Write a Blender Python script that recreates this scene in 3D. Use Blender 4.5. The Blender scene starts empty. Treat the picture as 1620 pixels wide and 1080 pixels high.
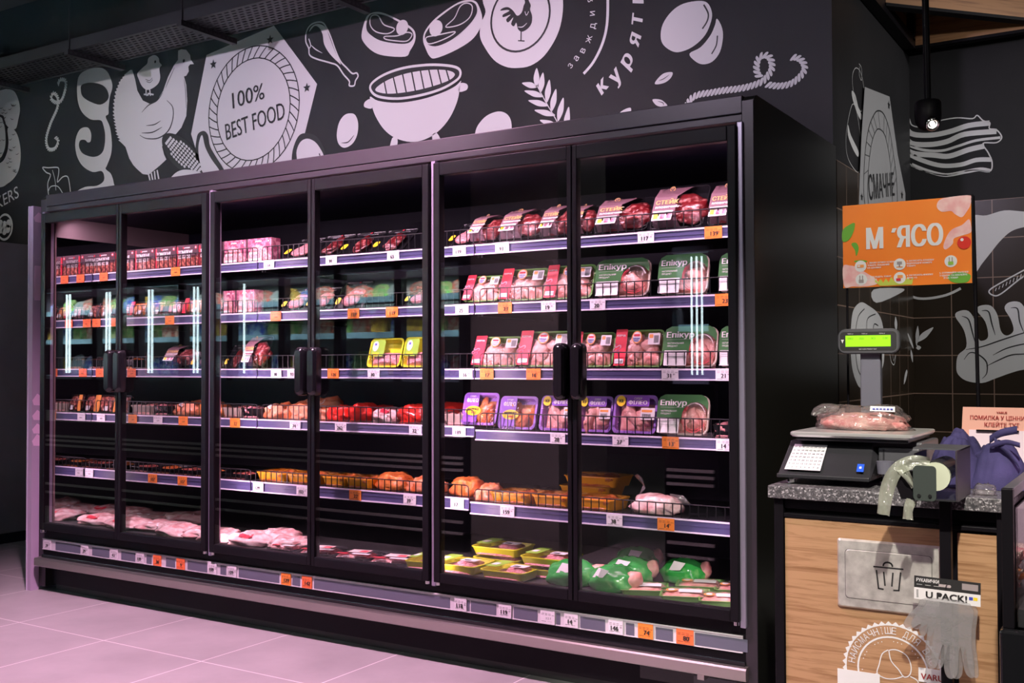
import bpy, math, random
from mathutils import Vector, Matrix, noise
from mathutils.geometry import tessellate_polygon, delaunay_2d_cdt
import numpy as np
PI = math.pi
R = math.radians
random.seed(7)
SC = bpy.context.scene
COL = SC.collection

# ------------------------------------------------------------------ camera
F_PX, YAW, PITCH, ROLL = 1660.0, 0.5595, 0.0219, 0.0028
CAM = Vector((4.9316, -3.3191, 1.159))
FW = Vector((-math.sin(YAW)*math.cos(PITCH), math.cos(YAW)*math.cos(PITCH), math.sin(PITCH)))
RT = Vector((math.cos(YAW), math.sin(YAW), 0))
UP = RT.cross(FW)
cam = bpy.data.cameras.new('camera')
cam.sensor_width = 36; cam.lens = F_PX/1620*36; cam.clip_start = .05
camo = bpy.data.objects.new('camera', cam); COL.objects.link(camo)
c_, s_ = math.cos(ROLL), math.sin(ROLL)
# camera axes rolled about the view direction
RX = RT*c_ + UP*(-s_); UX = RT*s_ + UP*c_
camo.matrix_world = Matrix(((RX.x, UX.x, -FW.x, CAM.x), (RX.y, UX.y, -FW.y, CAM.y), (RX.z, UX.z, -FW.z, CAM.z), (0, 0, 0, 1)))
SC.camera = camo

# ------------------------------------------------------------------ view, world, room lights
SC.view_settings.view_transform = 'Standard'; SC.view_settings.look = 'None'
SC.view_settings.exposure = 0.0; SC.view_settings.gamma = 1; SC.view_settings.use_curve_mapping = False
SC.cycles.transparent_max_bounces = 24
SC.cycles.max_bounces = 8
SC.cycles.caustics_reflective = False; SC.cycles.caustics_refractive = False
SC.cycles.sample_clamp_indirect = 4
w = bpy.data.worlds.new('world'); SC.world = w; w.use_nodes = True
w.node_tree.nodes['Background'].inputs[0].default_value = (.55, .5, .58, 1)
w.node_tree.nodes['Background'].inputs[1].default_value = .15

def area(name, loc, target, size, power, color, sy=None, spread=180):
    L = bpy.data.lights.new(name, 'AREA'); L.energy = power; L.color = color
    L.shape = 'RECTANGLE' if sy else 'SQUARE'; L.size = size
    if sy: L.size_y = sy
    L.spread = R(spread)
    o = bpy.data.objects.new(name, L); COL.objects.link(o); o.location = loc
    o.rotation_euler = (Vector(target)-Vector(loc)).to_track_quat('-Z', 'Y').to_euler()
    return o
def spot(name, loc, target, power, color, angle=60, blend=.8, r=.05):
    L = bpy.data.lights.new(name, 'SPOT'); L.energy = power; L.color = color
    L.spot_size = R(angle); L.spot_blend = blend; L.shadow_soft_size = r
    o = bpy.data.objects.new(name, L); COL.objects.link(o); o.location = loc
    o.rotation_euler = (Vector(target)-Vector(loc)).to_track_quat('-Z', 'Y').to_euler()
    return o
PINK = (1, .62, .82); LILAC = (.9, .74, 1.0); WARM = (1, .93, .82); NEUT = (1, .97, .95)
# pink meat lamps of the display case itself
area('case_canopy_lamp', (1.88, .11, 1.925), (1.88, .33, 1.5), 3.66, 26, PINK, .04, 150)
for xx, pw in ((.06, 3), (1.25, 7), (2.5, 7), (3.70, 4)):
    area('case_mullion_lamp', (xx, .045, 1.12), (xx+(.1 if xx < .1 else -.1 if xx > 3.69 else 0), 1, 1.12), .03, pw, PINK, 1.5, 170)
# track lights in the aisle; added unseen spots are marked at their lines
spot('aisle_spot', (-1.4, -1.4, 2.7), (-.9, 1.0, 2.3), 55, NEUT, 70, 1)
spot('aisle_spot', (.2, -1.5, 2.7), (.3, 1.0, 2.4), 110, LILAC, 70, 1)
spot('aisle_spot', (1.9, -1.5, 2.7), (1.8, .9, 2.2), 200, (1, .70, .92), 75, 1)
spot('aisle_spot', (3.3, -1.7, 2.8), (3.0, .9, 2.4), 100, LILAC, 70, 1)
spot('floor_spot', (2.0, -1.3, 3.6), (1.9, -.5, 0), 1250, (1, .55, .79), 85)
spot('floor_spot', (-2.6, -.8, 3.6), (-2.4, -.4, 0), 110, NEUT, 80)
for xx in (-2.6, -1.1, .4, 1.7): spot('freezer_front_fill', (xx, -.75, 2.75), (xx, -2.08, .75), 18, (.93, 1, .94), 52, 1)  # unseen spots added to brighten the freezer fronts and their reflection
area('ceiling_lamp', (2.0, -4.6, 3.6), (2.0, -3, 0), 2.0, 60, NEUT)
spot('counter_spot', (5.0, -3.0, 3.6), (4.25, -.3, .7), 900, WARM, 30)
spot('sign_fill', (4.9, -1.6, 2.7), (4.2, .35, 1.5), 140, WARM, 22)  # unseen spot added to brighten the orange sign
spot('alcove_fill', (7.8, 2.1, 2.9), (3.77, 1.9, 2.0), 200, NEUT, 40)  # added out of view on the right to light the alcove side wall
spot('alcove_fill', (5.2, -.6, 2.6), (4.3, 2.56, 1.5), 110, NEUT, 60)  # second added light, brightens the alcove back wall from the front

# ------------------------------------------------------------------ helpers
def ray(px, py):
    a = (px-810)/F_PX; b = (540-py)/F_PX
    u = a*c_+b*s_; v = -a*s_+b*c_
    return FW+u*RT+v*UP
def at(px, py, ax, val):
    """where the sight line through a photo pixel meets the plane axis=val"""
    d = ray(px, py); t = (val-CAM[ax])/d[ax]
    return CAM+d*t
def K(x, y, z):       # counter plan lengths, measured at a trial depth, brought to full size
    return CAM+(Vector((x, y, z))-CAM)*1.35

MATS = {}
def mat(name, color, rough=.5, metal=0, spec=.5, emis=None, es=0, noise_c=None, nscale=20, bump=0, bscale=60, coat=0, detail=4, ramp=None, alpha=1, sub=0, tr=0):
    if name in MATS: return MATS[name]
    m = bpy.data.materials.new(name); m.use_nodes = True; N = m.node_tree.nodes; L = m.node_tree.links
    b = N['Principled BSDF']
    b.inputs['Base Color'].default_value = (*color, 1); b.inputs['Roughness'].default_value = rough
    b.inputs['Metallic'].default_value = metal; b.inputs['Specular IOR Level'].default_value = spec
    b.inputs['Coat Weight'].default_value = coat; b.inputs['Alpha'].default_value = alpha
    b.inputs['Transmission Weight'].default_value = tr
    if emis: b.inputs['Emission Color'].default_value = (*emis, 1); b.inputs['Emission Strength'].default_value = es
    tc = N.new('ShaderNodeTexCoord')
    if noise_c:
        n = N.new('ShaderNodeTexNoise'); n.inputs['Scale'].default_value = nscale; n.inputs['Detail'].default_value = detail
        L.new(tc.outputs['Object'], n.inputs['Vector'])
        r = N.new('ShaderNodeValToRGB'); r.color_ramp.elements[0].color = (*color, 1); r.color_ramp.elements[1].color = (*noise_c, 1)
        lo, hi = ramp or (.35, .65); r.color_ramp.elements[0].position = lo; r.color_ramp.elements[1].position = hi
        L.new(n.outputs['Fac'], r.inputs[0]); L.new(r.outputs[0], b.inputs['Base Color'])
    if bump:
        n2 = N.new('ShaderNodeTexNoise'); n2.inputs['Scale'].default_value = bscale; n2.inputs['Detail'].default_value = 3
        L.new(tc.outputs['Object'], n2.inputs['Vector'])
        bp = N.new('ShaderNodeBump'); bp.inputs['Strength'].default_value = bump; bp.inputs['Distance'].default_value = .01
        L.new(n2.outputs['Fac'], bp.inputs['Height']); L.new(bp.outputs[0], b.inputs['Normal'])
    MATS[name] = m; return m
def glassy(name, ior=1.5, tint=(1, 1, 1), rough=0., gain=1.0, base=0., bump=0, bscale=8, haze=0, hcol=(1, 1, 1)):
    """thin clear sheet: fresnel reflection over straight transparency"""
    if name in MATS: return MATS[name]
    m = bpy.data.materials.new(name); m.use_nodes = True; N = m.node_tree.nodes; L = m.node_tree.links
    N.remove(N['Principled BSDF']); out = N['Material Output']
    t = N.new('ShaderNodeBsdfTransparent'); t.inputs[0].default_value = (*tint, 1)
    g = N.new('ShaderNodeBsdfGlossy'); g.inputs['Roughness'].default_value = rough
    f = N.new('ShaderNodeFresnel'); f.inputs['IOR'].default_value = ior
    ma = N.new('ShaderNodeMath'); ma.operation = 'MULTIPLY_ADD'; ma.use_clamp = True
    ma.inputs[1].default_value = gain; ma.inputs[2].default_value = base
    L.new(f.outputs[0], ma.inputs[0])
    # the sheet does not bend light, so its far face must reflect like its near face
    ge = N.new('ShaderNodeNewGeometry'); io = N.new('ShaderNodeMath'); io.operation = 'MULTIPLY_ADD'; io.inputs[1].default_value = 1/ior-ior; io.inputs[2].default_value = ior
    L.new(ge.outputs['Backfacing'], io.inputs[0]); L.new(io.outputs[0], f.inputs['IOR'])
    mx = N.new('ShaderNodeMixShader'); L.new(ma.outputs[0], mx.inputs[0]); L.new(g.outputs[0], mx.inputs[2])
    if haze:
        df = N.new('ShaderNodeBsdfTranslucent'); df.inputs[0].default_value = (*hcol, 1)
        d2 = N.new('ShaderNodeBsdfDiffuse'); d2.inputs[0].default_value = (*hcol, 1)
        ad = N.new('ShaderNodeMixShader'); ad.inputs[0].default_value = .5; L.new(df.outputs[0], ad.inputs[1]); L.new(d2.outputs[0], ad.inputs[2])
        m2 = N.new('ShaderNodeMixShader'); m2.inputs[0].default_value = haze
        L.new(t.outputs[0], m2.inputs[1]); L.new(ad.outputs[0], m2.inputs[2]); L.new(m2.outputs[0], mx.inputs[1])
    else: L.new(t.outputs[0], mx.inputs[1])
    if bump:
        tc = N.new('ShaderNodeTexCoord'); n2 = N.new('ShaderNodeTexNoise'); n2.inputs['Scale'].default_value = bscale; n2.inputs['Detail'].default_value = 3
        L.new(tc.outputs['Object'], n2.inputs['Vector'])
        bp = N.new('ShaderNodeBump'); bp.inputs['Strength'].default_value = bump; bp.inputs['Distance'].default_value = .02
        L.new(n2.outputs['Fac'], bp.inputs['Height']); L.new(bp.outputs[0], g.inputs['Normal']); L.new(bp.outputs[0], f.inputs['Normal'])
    L.new(mx.outputs[0], out.inputs[0])
    MATS[name] = m; return m

M = {}
M['black'] = mat('black_powder_coat', (.007, .006, .008), .42, 0, .13, bump=.03, bscale=900)
M['header'] = mat('header_powder_coat', (.034, .028, .036), .4, .3, .6, bump=.05, bscale=900)
M['blackgloss'] = mat('black_gloss_plastic', (.008, .008, .01), .16, 0, .5)
M['sidepanel'] = mat('black_side_panel', (.010, .0105, .009), .3, 0, .5)
M['liner'] = mat('dark_liner', (.003, .003, .008), .5, 0, .12)
M['liner_side'] = mat('grey_side_liner', (.2, .15, .16), .35, .2)
M['mirror'] = mat('side_mirror', (.85, .85, .88), .015, 1)
M['deck'] = mat('deck_metal', (.05, .055, .055), .35, .3)
M['rail'] = mat('slate_violet_price_rail', (.075, .07, .165), .35, 0, .5)
M['railtrim'] = mat('clear_rail_edge', (.75, .66, .8), .3)
M['shelf'] = mat('dark_shelf_metal', (.012, .012, .015), .4, .2)
M['wire'] = mat('black_wire', (.01, .01, .012), .3, .2)
M['steel'] = mat('bumper_steel', (.5, .46, .43), .28, .9, bump=.02, bscale=300)
M['chrome'] = mat('chrome', (.8, .8, .8), .12, 1)
M['mullion'] = mat('lavender_mullion_profile', (.42, .37, .50), .3, .55)
M['strip'] = mat('white_price_channel', (.7, .66, .7), .4)
M['slate'] = mat('slate_insert', (.115, .12, .165), .45)
M['white'] = mat('white_card', (.82, .8, .8), .5)
M['tagw'] = mat('white_tag_paper', (.80, .76, .80), .55)
M['tago'] = mat('orange_tag_paper', (.9, .25, .035), .55)
M['tagr'] = mat('red_orange_tag_paper', (.88, .17, .05), .55)
M['ink'] = mat('black_ink', (.02, .02, .02), .6)
M['inkred'] = mat('dark_red_ink', (.35, .03, .03), .6)
M['glass'] = glassy('door_glass', 1.5, (.97, .985, .98), 0, 1.5, .012)
M['film'] = glassy('clear_film', 1.5, (.98, .97, .98), .07, .8, .0, bump=.8, bscale=28)
M['lid'] = glassy('clear_plastic_tray', 1.5, (.92, .92, .94), .06, .8, .0)
M['plexi'] = glassy('plexiglass', 1.48, (.96, .94, .96), .02, 1.2, .02)
M['bagfilm'] = glassy('milky_bag_film', 1.5, (.95, .95, .93), .18, 1.2, .05, bump=1, bscale=25, haze=.16, hcol=(.95, .88, .86))
M['glove'] = glassy('glove_film', 1.5, (.95, .95, .95), .2, 1.1, .06, bump=.6, bscale=25, haze=.26, hcol=(.85, .85, .86))
M['chicken'] = mat('raw_chicken', (.68, .25, .21), .35, noise_c=(.9, .53, .45), nscale=22, bump=.3, bscale=60, coat=.3)
M['beef'] = mat('raw_beef', (.13, .007, .010), .3, noise_c=(.6, .24, .22), nscale=45, bump=.3, bscale=60, coat=.4, ramp=(.52, .68), detail=6)
M['mince'] = mat('pink_mince', (.62, .17, .19), .45, noise_c=(.85, .45, .45), nscale=120, bump=.6, bscale=160)
M['marin'] = mat('marinated_meat', (.42, .07, .02), .3, noise_c=(.75, .28, .06), nscale=30, bump=.5, bscale=60, coat=.4)
M['darkmeat'] = mat('dark_packed_meat', (.16, .02, .02), .3, noise_c=(.65, .22, .15), nscale=60, bump=.5, bscale=90, ramp=(.45, .6), coat=.3)
M['tray_black'] = mat('black_tray', (.012, .012, .014), .25)
M['tray_green'] = mat('green_tray', (.16, .36, .08), .4)
M['tray_dkgreen'] = mat('dark_green_card', (.035, .14, .035), .4)
M['tray_purple'] = mat('purple_tray', (.34, .17, .60), .4)
M['tray_yellow'] = mat('yellow_tray', (.8, .82, .03), .4)
M['tray_orange'] = mat('orange_tray', (.92, .42, .02), .4)
M['tray_clear'] = mat('beige_tray', (.62, .5, .42), .35)
M['red'] = mat('red_label', (.68, .03, .06), .4)
M['maroon'] = mat('maroon_card', (.06, .022, .034), .45)
M['pinkcard'] = mat('pink_photo_card', (.27, .05, .11), .45, noise_c=(.58, .24, .31), nscale=45, ramp=(.45, .6))
M['sleeve'] = mat('mauve_brown_sleeve', (.17, .09, .11), .45)
M['gold'] = mat('gold_mark', (.7, .45, .15), .4)
M['yellow'] = mat('yellow_sticker', (.9, .68, .03), .4)
M['purple'] = mat('purple_print', (.26, .1, .55), .4)
M['orangep'] = mat('orange_print', (.9, .35, .08), .4)
M['bluep'] = mat('blue_print', (.06, .08, .45), .4)
M['lime'] = mat('lime_print', (.3, .55, .06), .4)
M['redbag'] = mat('red_bag', (.75, .03, .02), .22, bump=.5, bscale=30)
M['orangebag'] = mat('orange_marinade_bag', (.75, .16, .04), .2, noise_c=(.85, .42, .25), nscale=22, bump=.5, bscale=30)
M['pinkbag'] = mat('pink_meat_bag', (.66, .3, .29), .25, noise_c=(.88, .72, .67), nscale=24, bump=.5, bscale=25)
M['greenbag'] = mat('green_poultry_bag', (.04, .38, .07), .18, noise_c=(.25, .62, .2), nscale=14, ramp=(.58, .7), bump=.3, bscale=20)
M['vinyl'] = mat('pale_mural_vinyl', (.74, .74, .74), .42)
M['vinylk'] = mat('dark_mural_line', (.02, .02, .022), .5)
M['vinyl_shaded'] = mat('shaded_mural_vinyl', (.42, .42, .43), .5)  # pale vinyl with the alcove's weaker light put into its colour
M['ceil'] = mat('black_ceiling', (.01, .01, .011), .8)
M['tray_steel'] = mat('black_cable_tray', (.018, .018, .02), .5, .3)
M['blue'] = mat('blue_button', (.03, .12, .75), .3)
M['fabric'] = mat('indigo_fabric', (.03, .024, .09), .85, noise_c=(.055, .045, .15), nscale=12, bump=.2, bscale=400)
M['lcd'] = mat('lcd_green', (.1, .3, 0), .4, emis=(.42, 1.0, .02), es=.95)
M['plasticgrey'] = mat('grey_scale_plastic', (.085, .085, .095), .4)
M['plasticdark'] = mat('dark_scale_plastic', (.028, .028, .032), .35)
M['bluegrey'] = mat('blue_grey_pole', (.16, .16, .2), .45)
M['key'] = mat('key_sheet', (.8, .78, .82), .4)
M['led'] = mat('led_tube', (1, 1, 1), .5, emis=(.75, .95, 1), es=9)
M['frzband'] = mat('pale_blue_rail', (.35, .55, .65), .4)
M['frzin'] = mat('freezer_liner', (.5, .58, .56), .5)
M['frzgrey'] = mat('freezer_grey', (.72, .78, .72), .4)

def wallmat(name, c, c2, rough, sc=2.5):
    return mat(name, c, rough, 0, .14, noise_c=c2, nscale=sc, bump=.04, bscale=40)
M['wall'] = wallmat('charcoal_painted_wall', (.024, .024, .026), (.031, .03, .033), .5)

def floor_mat():
    m = bpy.data.materials.new('large_grey_floor_tiles'); m.use_nodes = True; N = m.node_tree.nodes; L = m.node_tree.links; b = N['Principled BSDF']
    tc = N.new('ShaderNodeTexCoord'); mp = N.new('ShaderNodeMapping')
    mp.inputs['Location'].default_value = (.088, .46, 0)
    L.new(tc.outputs['Object'], mp.inputs['Vector'])
    br = N.new('ShaderNodeTexBrick'); br.offset = 0; br.inputs['Scale'].default_value = 1
    br.inputs['Brick Width'].default_value = .596; br.inputs['Row Height'].default_value = .6; br.inputs['Mortar Size'].default_value = .0022; br.inputs['Mortar Smooth'].default_value = .1
    n = N.new('ShaderNodeTexNoise'); n.inputs['Scale'].default_value = 2.2; n.inputs['Detail'].default_value = 8; n.inputs['Roughness'].default_value = .6
    L.new(tc.outputs['Object'], n.inputs['Vector'])
    r = N.new('ShaderNodeValToRGB'); r.color_ramp.elements[0].position = .3; r.color_ramp.elements[1].position = .7
    r.color_ramp.elements[0].color = (.27, .265, .26, 1); r.color_ramp.elements[1].color = (.37, .36, .355, 1)
    L.new(n.outputs['Fac'], r.inputs[0]); L.new(r.outputs[0], br.inputs['Color1']); L.new(r.outputs[0], br.inputs['Color2'])
    br.inputs['Mortar'].default_value = (.8, .78, .76, 1)
    L.new(mp.outputs[0], br.inputs['Vector']); L.new(br.outputs['Color'], b.inputs['Base Color'])
    b.inputs['Roughness'].default_value = .42
    return m
def tile_mat(name, ax):
    m = bpy.data.materials.new(name); m.use_nodes = True; N = m.node_tree.nodes; L = m.node_tree.links; b = N['Principled BSDF']
    tc = N.new('ShaderNodeTexCoord'); sp = N.new('ShaderNodeSeparateXYZ'); cb = N.new('ShaderNodeCombineXYZ')
    L.new(tc.outputs['Object'], sp.inputs[0]); L.new(sp.outputs[ax], cb.inputs[0]); L.new(sp.outputs[2], cb.inputs[1])
    mp = N.new('ShaderNodeMapping'); mp.inputs['Location'].default_value = ((-3.77 if ax == 0 else -1.8), 0, 0)
    L.new(cb.outputs[0], mp.inputs['Vector'])
    br = N.new('ShaderNodeTexBrick'); br.offset = 0; br.inputs['Scale'].default_value = 1
    br.inputs['Brick Width'].default_value = .2; br.inputs['Row Height'].default_value = .2; br.inputs['Mortar Size'].default_value = .0025; br.inputs['Mortar Smooth'].default_value = .1
    br.inputs['Color1'].default_value = (.034, .024, .015, 1); br.inputs['Color2'].default_value = (.026, .018, .012, 1); br.inputs['Mortar'].default_value = (.3, .2, .15, 1); b.inputs['Specular IOR Level'].default_value = .3
    L.new(mp.outputs[0], br.inputs['Vector']); L.new(br.outputs['Color'], b.inputs['Base Color'])
    b.inputs['Roughness'].default_value = .28
    return m
def wood_mat(name, ax=0, c1=(.47, .27, .14), c2=(.25, .12, .05), sc=1.0):
    m = bpy.data.materials.new(name); m.use_nodes = True; N = m.node_tree.nodes; L = m.node_tree.links; b = N['Principled BSDF']
    tc = N.new('ShaderNodeTexCoord'); mp = N.new('ShaderNodeMapping')
    s = [1.6*sc, 1.6*sc, 34*sc] if ax == 0 else [34*sc, 1.6*sc, 1.6*sc]
    mp.inputs['Scale'].default_value = s
    L.new(tc.outputs['Object'], mp.inputs['Vector'])
    n = N.new('ShaderNodeTexNoise'); n.inputs['Scale'].default_value = 2.2; n.inputs['Detail'].default_value = 9; n.inputs['Roughness'].default_value = .65; n.inputs['Distortion'].default_value = .8
    L.new(mp.outputs[0], n.inputs['Vector'])
    r = N.new('ShaderNodeValToRGB'); r.color_ramp.elements[0].position = .32; r.color_ramp.elements[0].color = (*c2, 1)
    r.color_ramp.elements[1].position = .52; r.color_ramp.elements[1].color = (*c1, 1)
    L.new(n.outputs['Fac'], r.inputs[0]); L.new(r.outputs[0], b.inputs['Base Color']); b.inputs['Roughness'].default_value = .5
    return m
def stone_mat():
    m = bpy.data.materials.new('speckled_grey_stone'); m.use_nodes = True; N = m.node_tree.nodes; L = m.node_tree.links; b = N['Principled BSDF']
    tc = N.new('ShaderNodeTexCoord'); v = N.new('ShaderNodeTexVoronoi'); v.inputs['Scale'].default_value = 240
    L.new(tc.outputs['Object'], v.inputs['Vector'])
    r = N.new('ShaderNodeValToRGB'); e = r.color_ramp.elements
    e[0].position = 0; e[0].color = (.05, .05, .055, 1); e[1].position = .97; e[1].color = (.5, .48, .5, 1)
    a = e.new(.45); a.color = (.10, .095, .1, 1); a = e.new(.8); a.color = (.19, .18, .19, 1)
    sx = N.new('ShaderNodeSeparateColor'); L.new(v.outputs['Color'], sx.inputs[0]); L.new(sx.outputs[0], r.inputs[0]); L.new(r.outputs[0], b.inputs['Base Color'])
    b.inputs['Roughness'].default_value = .3
    return m
def brushed():
    m = mat('worn_bin_steel', (.55, .53, .49), .38, .5, noise_c=(.8, .78, .72), nscale=30, bump=.05, bscale=200); return m
def perf_mat():
    m = bpy.data.materials.new('perforated_tray_steel'); m.use_nodes = True; N = m.node_tree.nodes; L = m.node_tree.links; b = N['Principled BSDF']
    b.inputs['Base Color'].default_value = (.03, .03, .033, 1); b.inputs['Roughness'].default_value = .45; b.inputs['Metallic'].default_value = .4
    tc = N.new('ShaderNodeTexCoord'); br = N.new('ShaderNodeTexBrick'); br.offset = .5; br.inputs['Scale'].default_value = 1
    br.inputs['Brick Width'].default_value = .05; br.inputs['Row Height'].default_value = .03; br.inputs['Mortar Size'].default_value = .009; br.inputs['Mortar Smooth'].default_value = 0
    L.new(tc.outputs['Object'], br.inputs['Vector'])
    L.new(br.outputs['Fac'], b.inputs['Alpha'])
    return m
M['wood'] = wood_mat('oak_panel_laminate'); M['woodc'] = wood_mat('oak_ceiling_board', c1=(.5, .25, .11), c2=(.26, .11, .05), sc=.5)
M['stone'] = stone_mat(); M['binsteel'] = brushed(); M['perf'] = perf_mat()

_txt = {}
def fill_loops(loops):
    """triangles of the area inside any of the closed outlines (non-zero winding), so overlapping strokes merge"""
    V = []; Ed = []
    for L in loops:
        b = len(V); V += [Vector(p) for p in L]; Ed += [(b+i, b+(i+1) % len(L)) for i in range(len(L))]
    v, _, f, *_ = delaunay_2d_cdt(V, Ed, [], 0, 1e-6)
    v = np.array([(p.x, p.y) for p in v]); f = np.array([t for t in f if len(t) == 3])
    c = v[f].mean(1); A = np.array([V[a] for a, b in Ed]); B = np.array([V[b] for a, b in Ed])
    x = c[:, 0:1]; y = c[:, 1:2]; ay, by = A[None, :, 1], B[None, :, 1]
    side = (B[None, :, 0]-A[None, :, 0])*(y-ay)-(x-A[None, :, 0])*(by-ay)
    wn = ((ay <= y) & (by > y) & (side > 0)).sum(1).astype(int)-((ay > y) & (by <= y) & (side < 0)).sum(1)
    return [tuple(p) for p in v], [tuple(int(q) for q in t) for t, k in zip(f, wn) if k != 0]
def text_geo(body, bold=0.0, shear=0.0):
    k = (body, shear)
    if k not in _txt:
        cu = bpy.data.curves.new('lettering', 'FONT'); cu.body = body; cu.size = 1; cu.shear = shear; cu.resolution_u = 3; cu.fill_mode = 'NONE'
        o = bpy.data.objects.new('lettering_source', cu); COL.objects.link(o)
        bpy.context.view_layer.update()
        me = bpy.data.meshes.new_from_object(o.evaluated_get(bpy.context.evaluated_depsgraph_get()))
        P = [(v.co.x, v.co.y) for v in me.vertices]
        cut = {max(e.vertices) for e in me.edges if abs(e.vertices[0]-e.vertices[1]) > 1}      # closing edges end each outline
        loops = []; cur = []
        for i_, p in enumerate(P):
            cur.append(p)
            if i_ in cut: loops.append(cur); cur = []
        vs, fs = fill_loops([l for l in loops if len(l) > 2]) if loops else ([(0, 0), (1, 1)], [])
        COL.objects.unlink(o); bpy.data.objects.remove(o); bpy.data.curves.remove(cu); bpy.data.meshes.remove(me)
        xs = [v[0] for v in vs]; ys = [v[1] for v in vs]
        _txt[k] = (vs, fs, min(xs), max(xs), min(ys), max(ys))
    return _txt[k]

def crom(pts, closed=True, n=5):
    P = [Vector(p) for p in pts]; out = []; L = len(P)
    rng = range(L) if closed else range(L-1)
    for i in rng:
        if closed: p0, p1, p2, p3 = P[(i-1) % L], P[i], P[(i+1) % L], P[(i+2) % L]
        else: p0, p1, p2, p3 = P[max(i-1, 0)], P[i], P[i+1], P[min(i+2, L-1)]
        for k in range(n):
            t = k/n
            out.append(.5*((2*p1)+(p2-p0)*t+(2*p0-5*p1+4*p2-p3)*t*t+(3*p1-p0-3*p2+p3)*t*t*t))
    if not closed: out.append(P[-1])
    return out
def rrect(w, h, r, k=4, cx=0, cy=0):
    o = []
    for sx, sy, a0 in ((1, 1, 0), (-1, 1, 90), (-1, -1, 180), (1, -1, 270)):
        for i in range(k+1):
            a = R(a0+90*i/k); o.append((cx+sx*(w/2-r)+r*math.cos(a), cy+sy*(h/2-r)+r*math.sin(a)))
    return o

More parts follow.
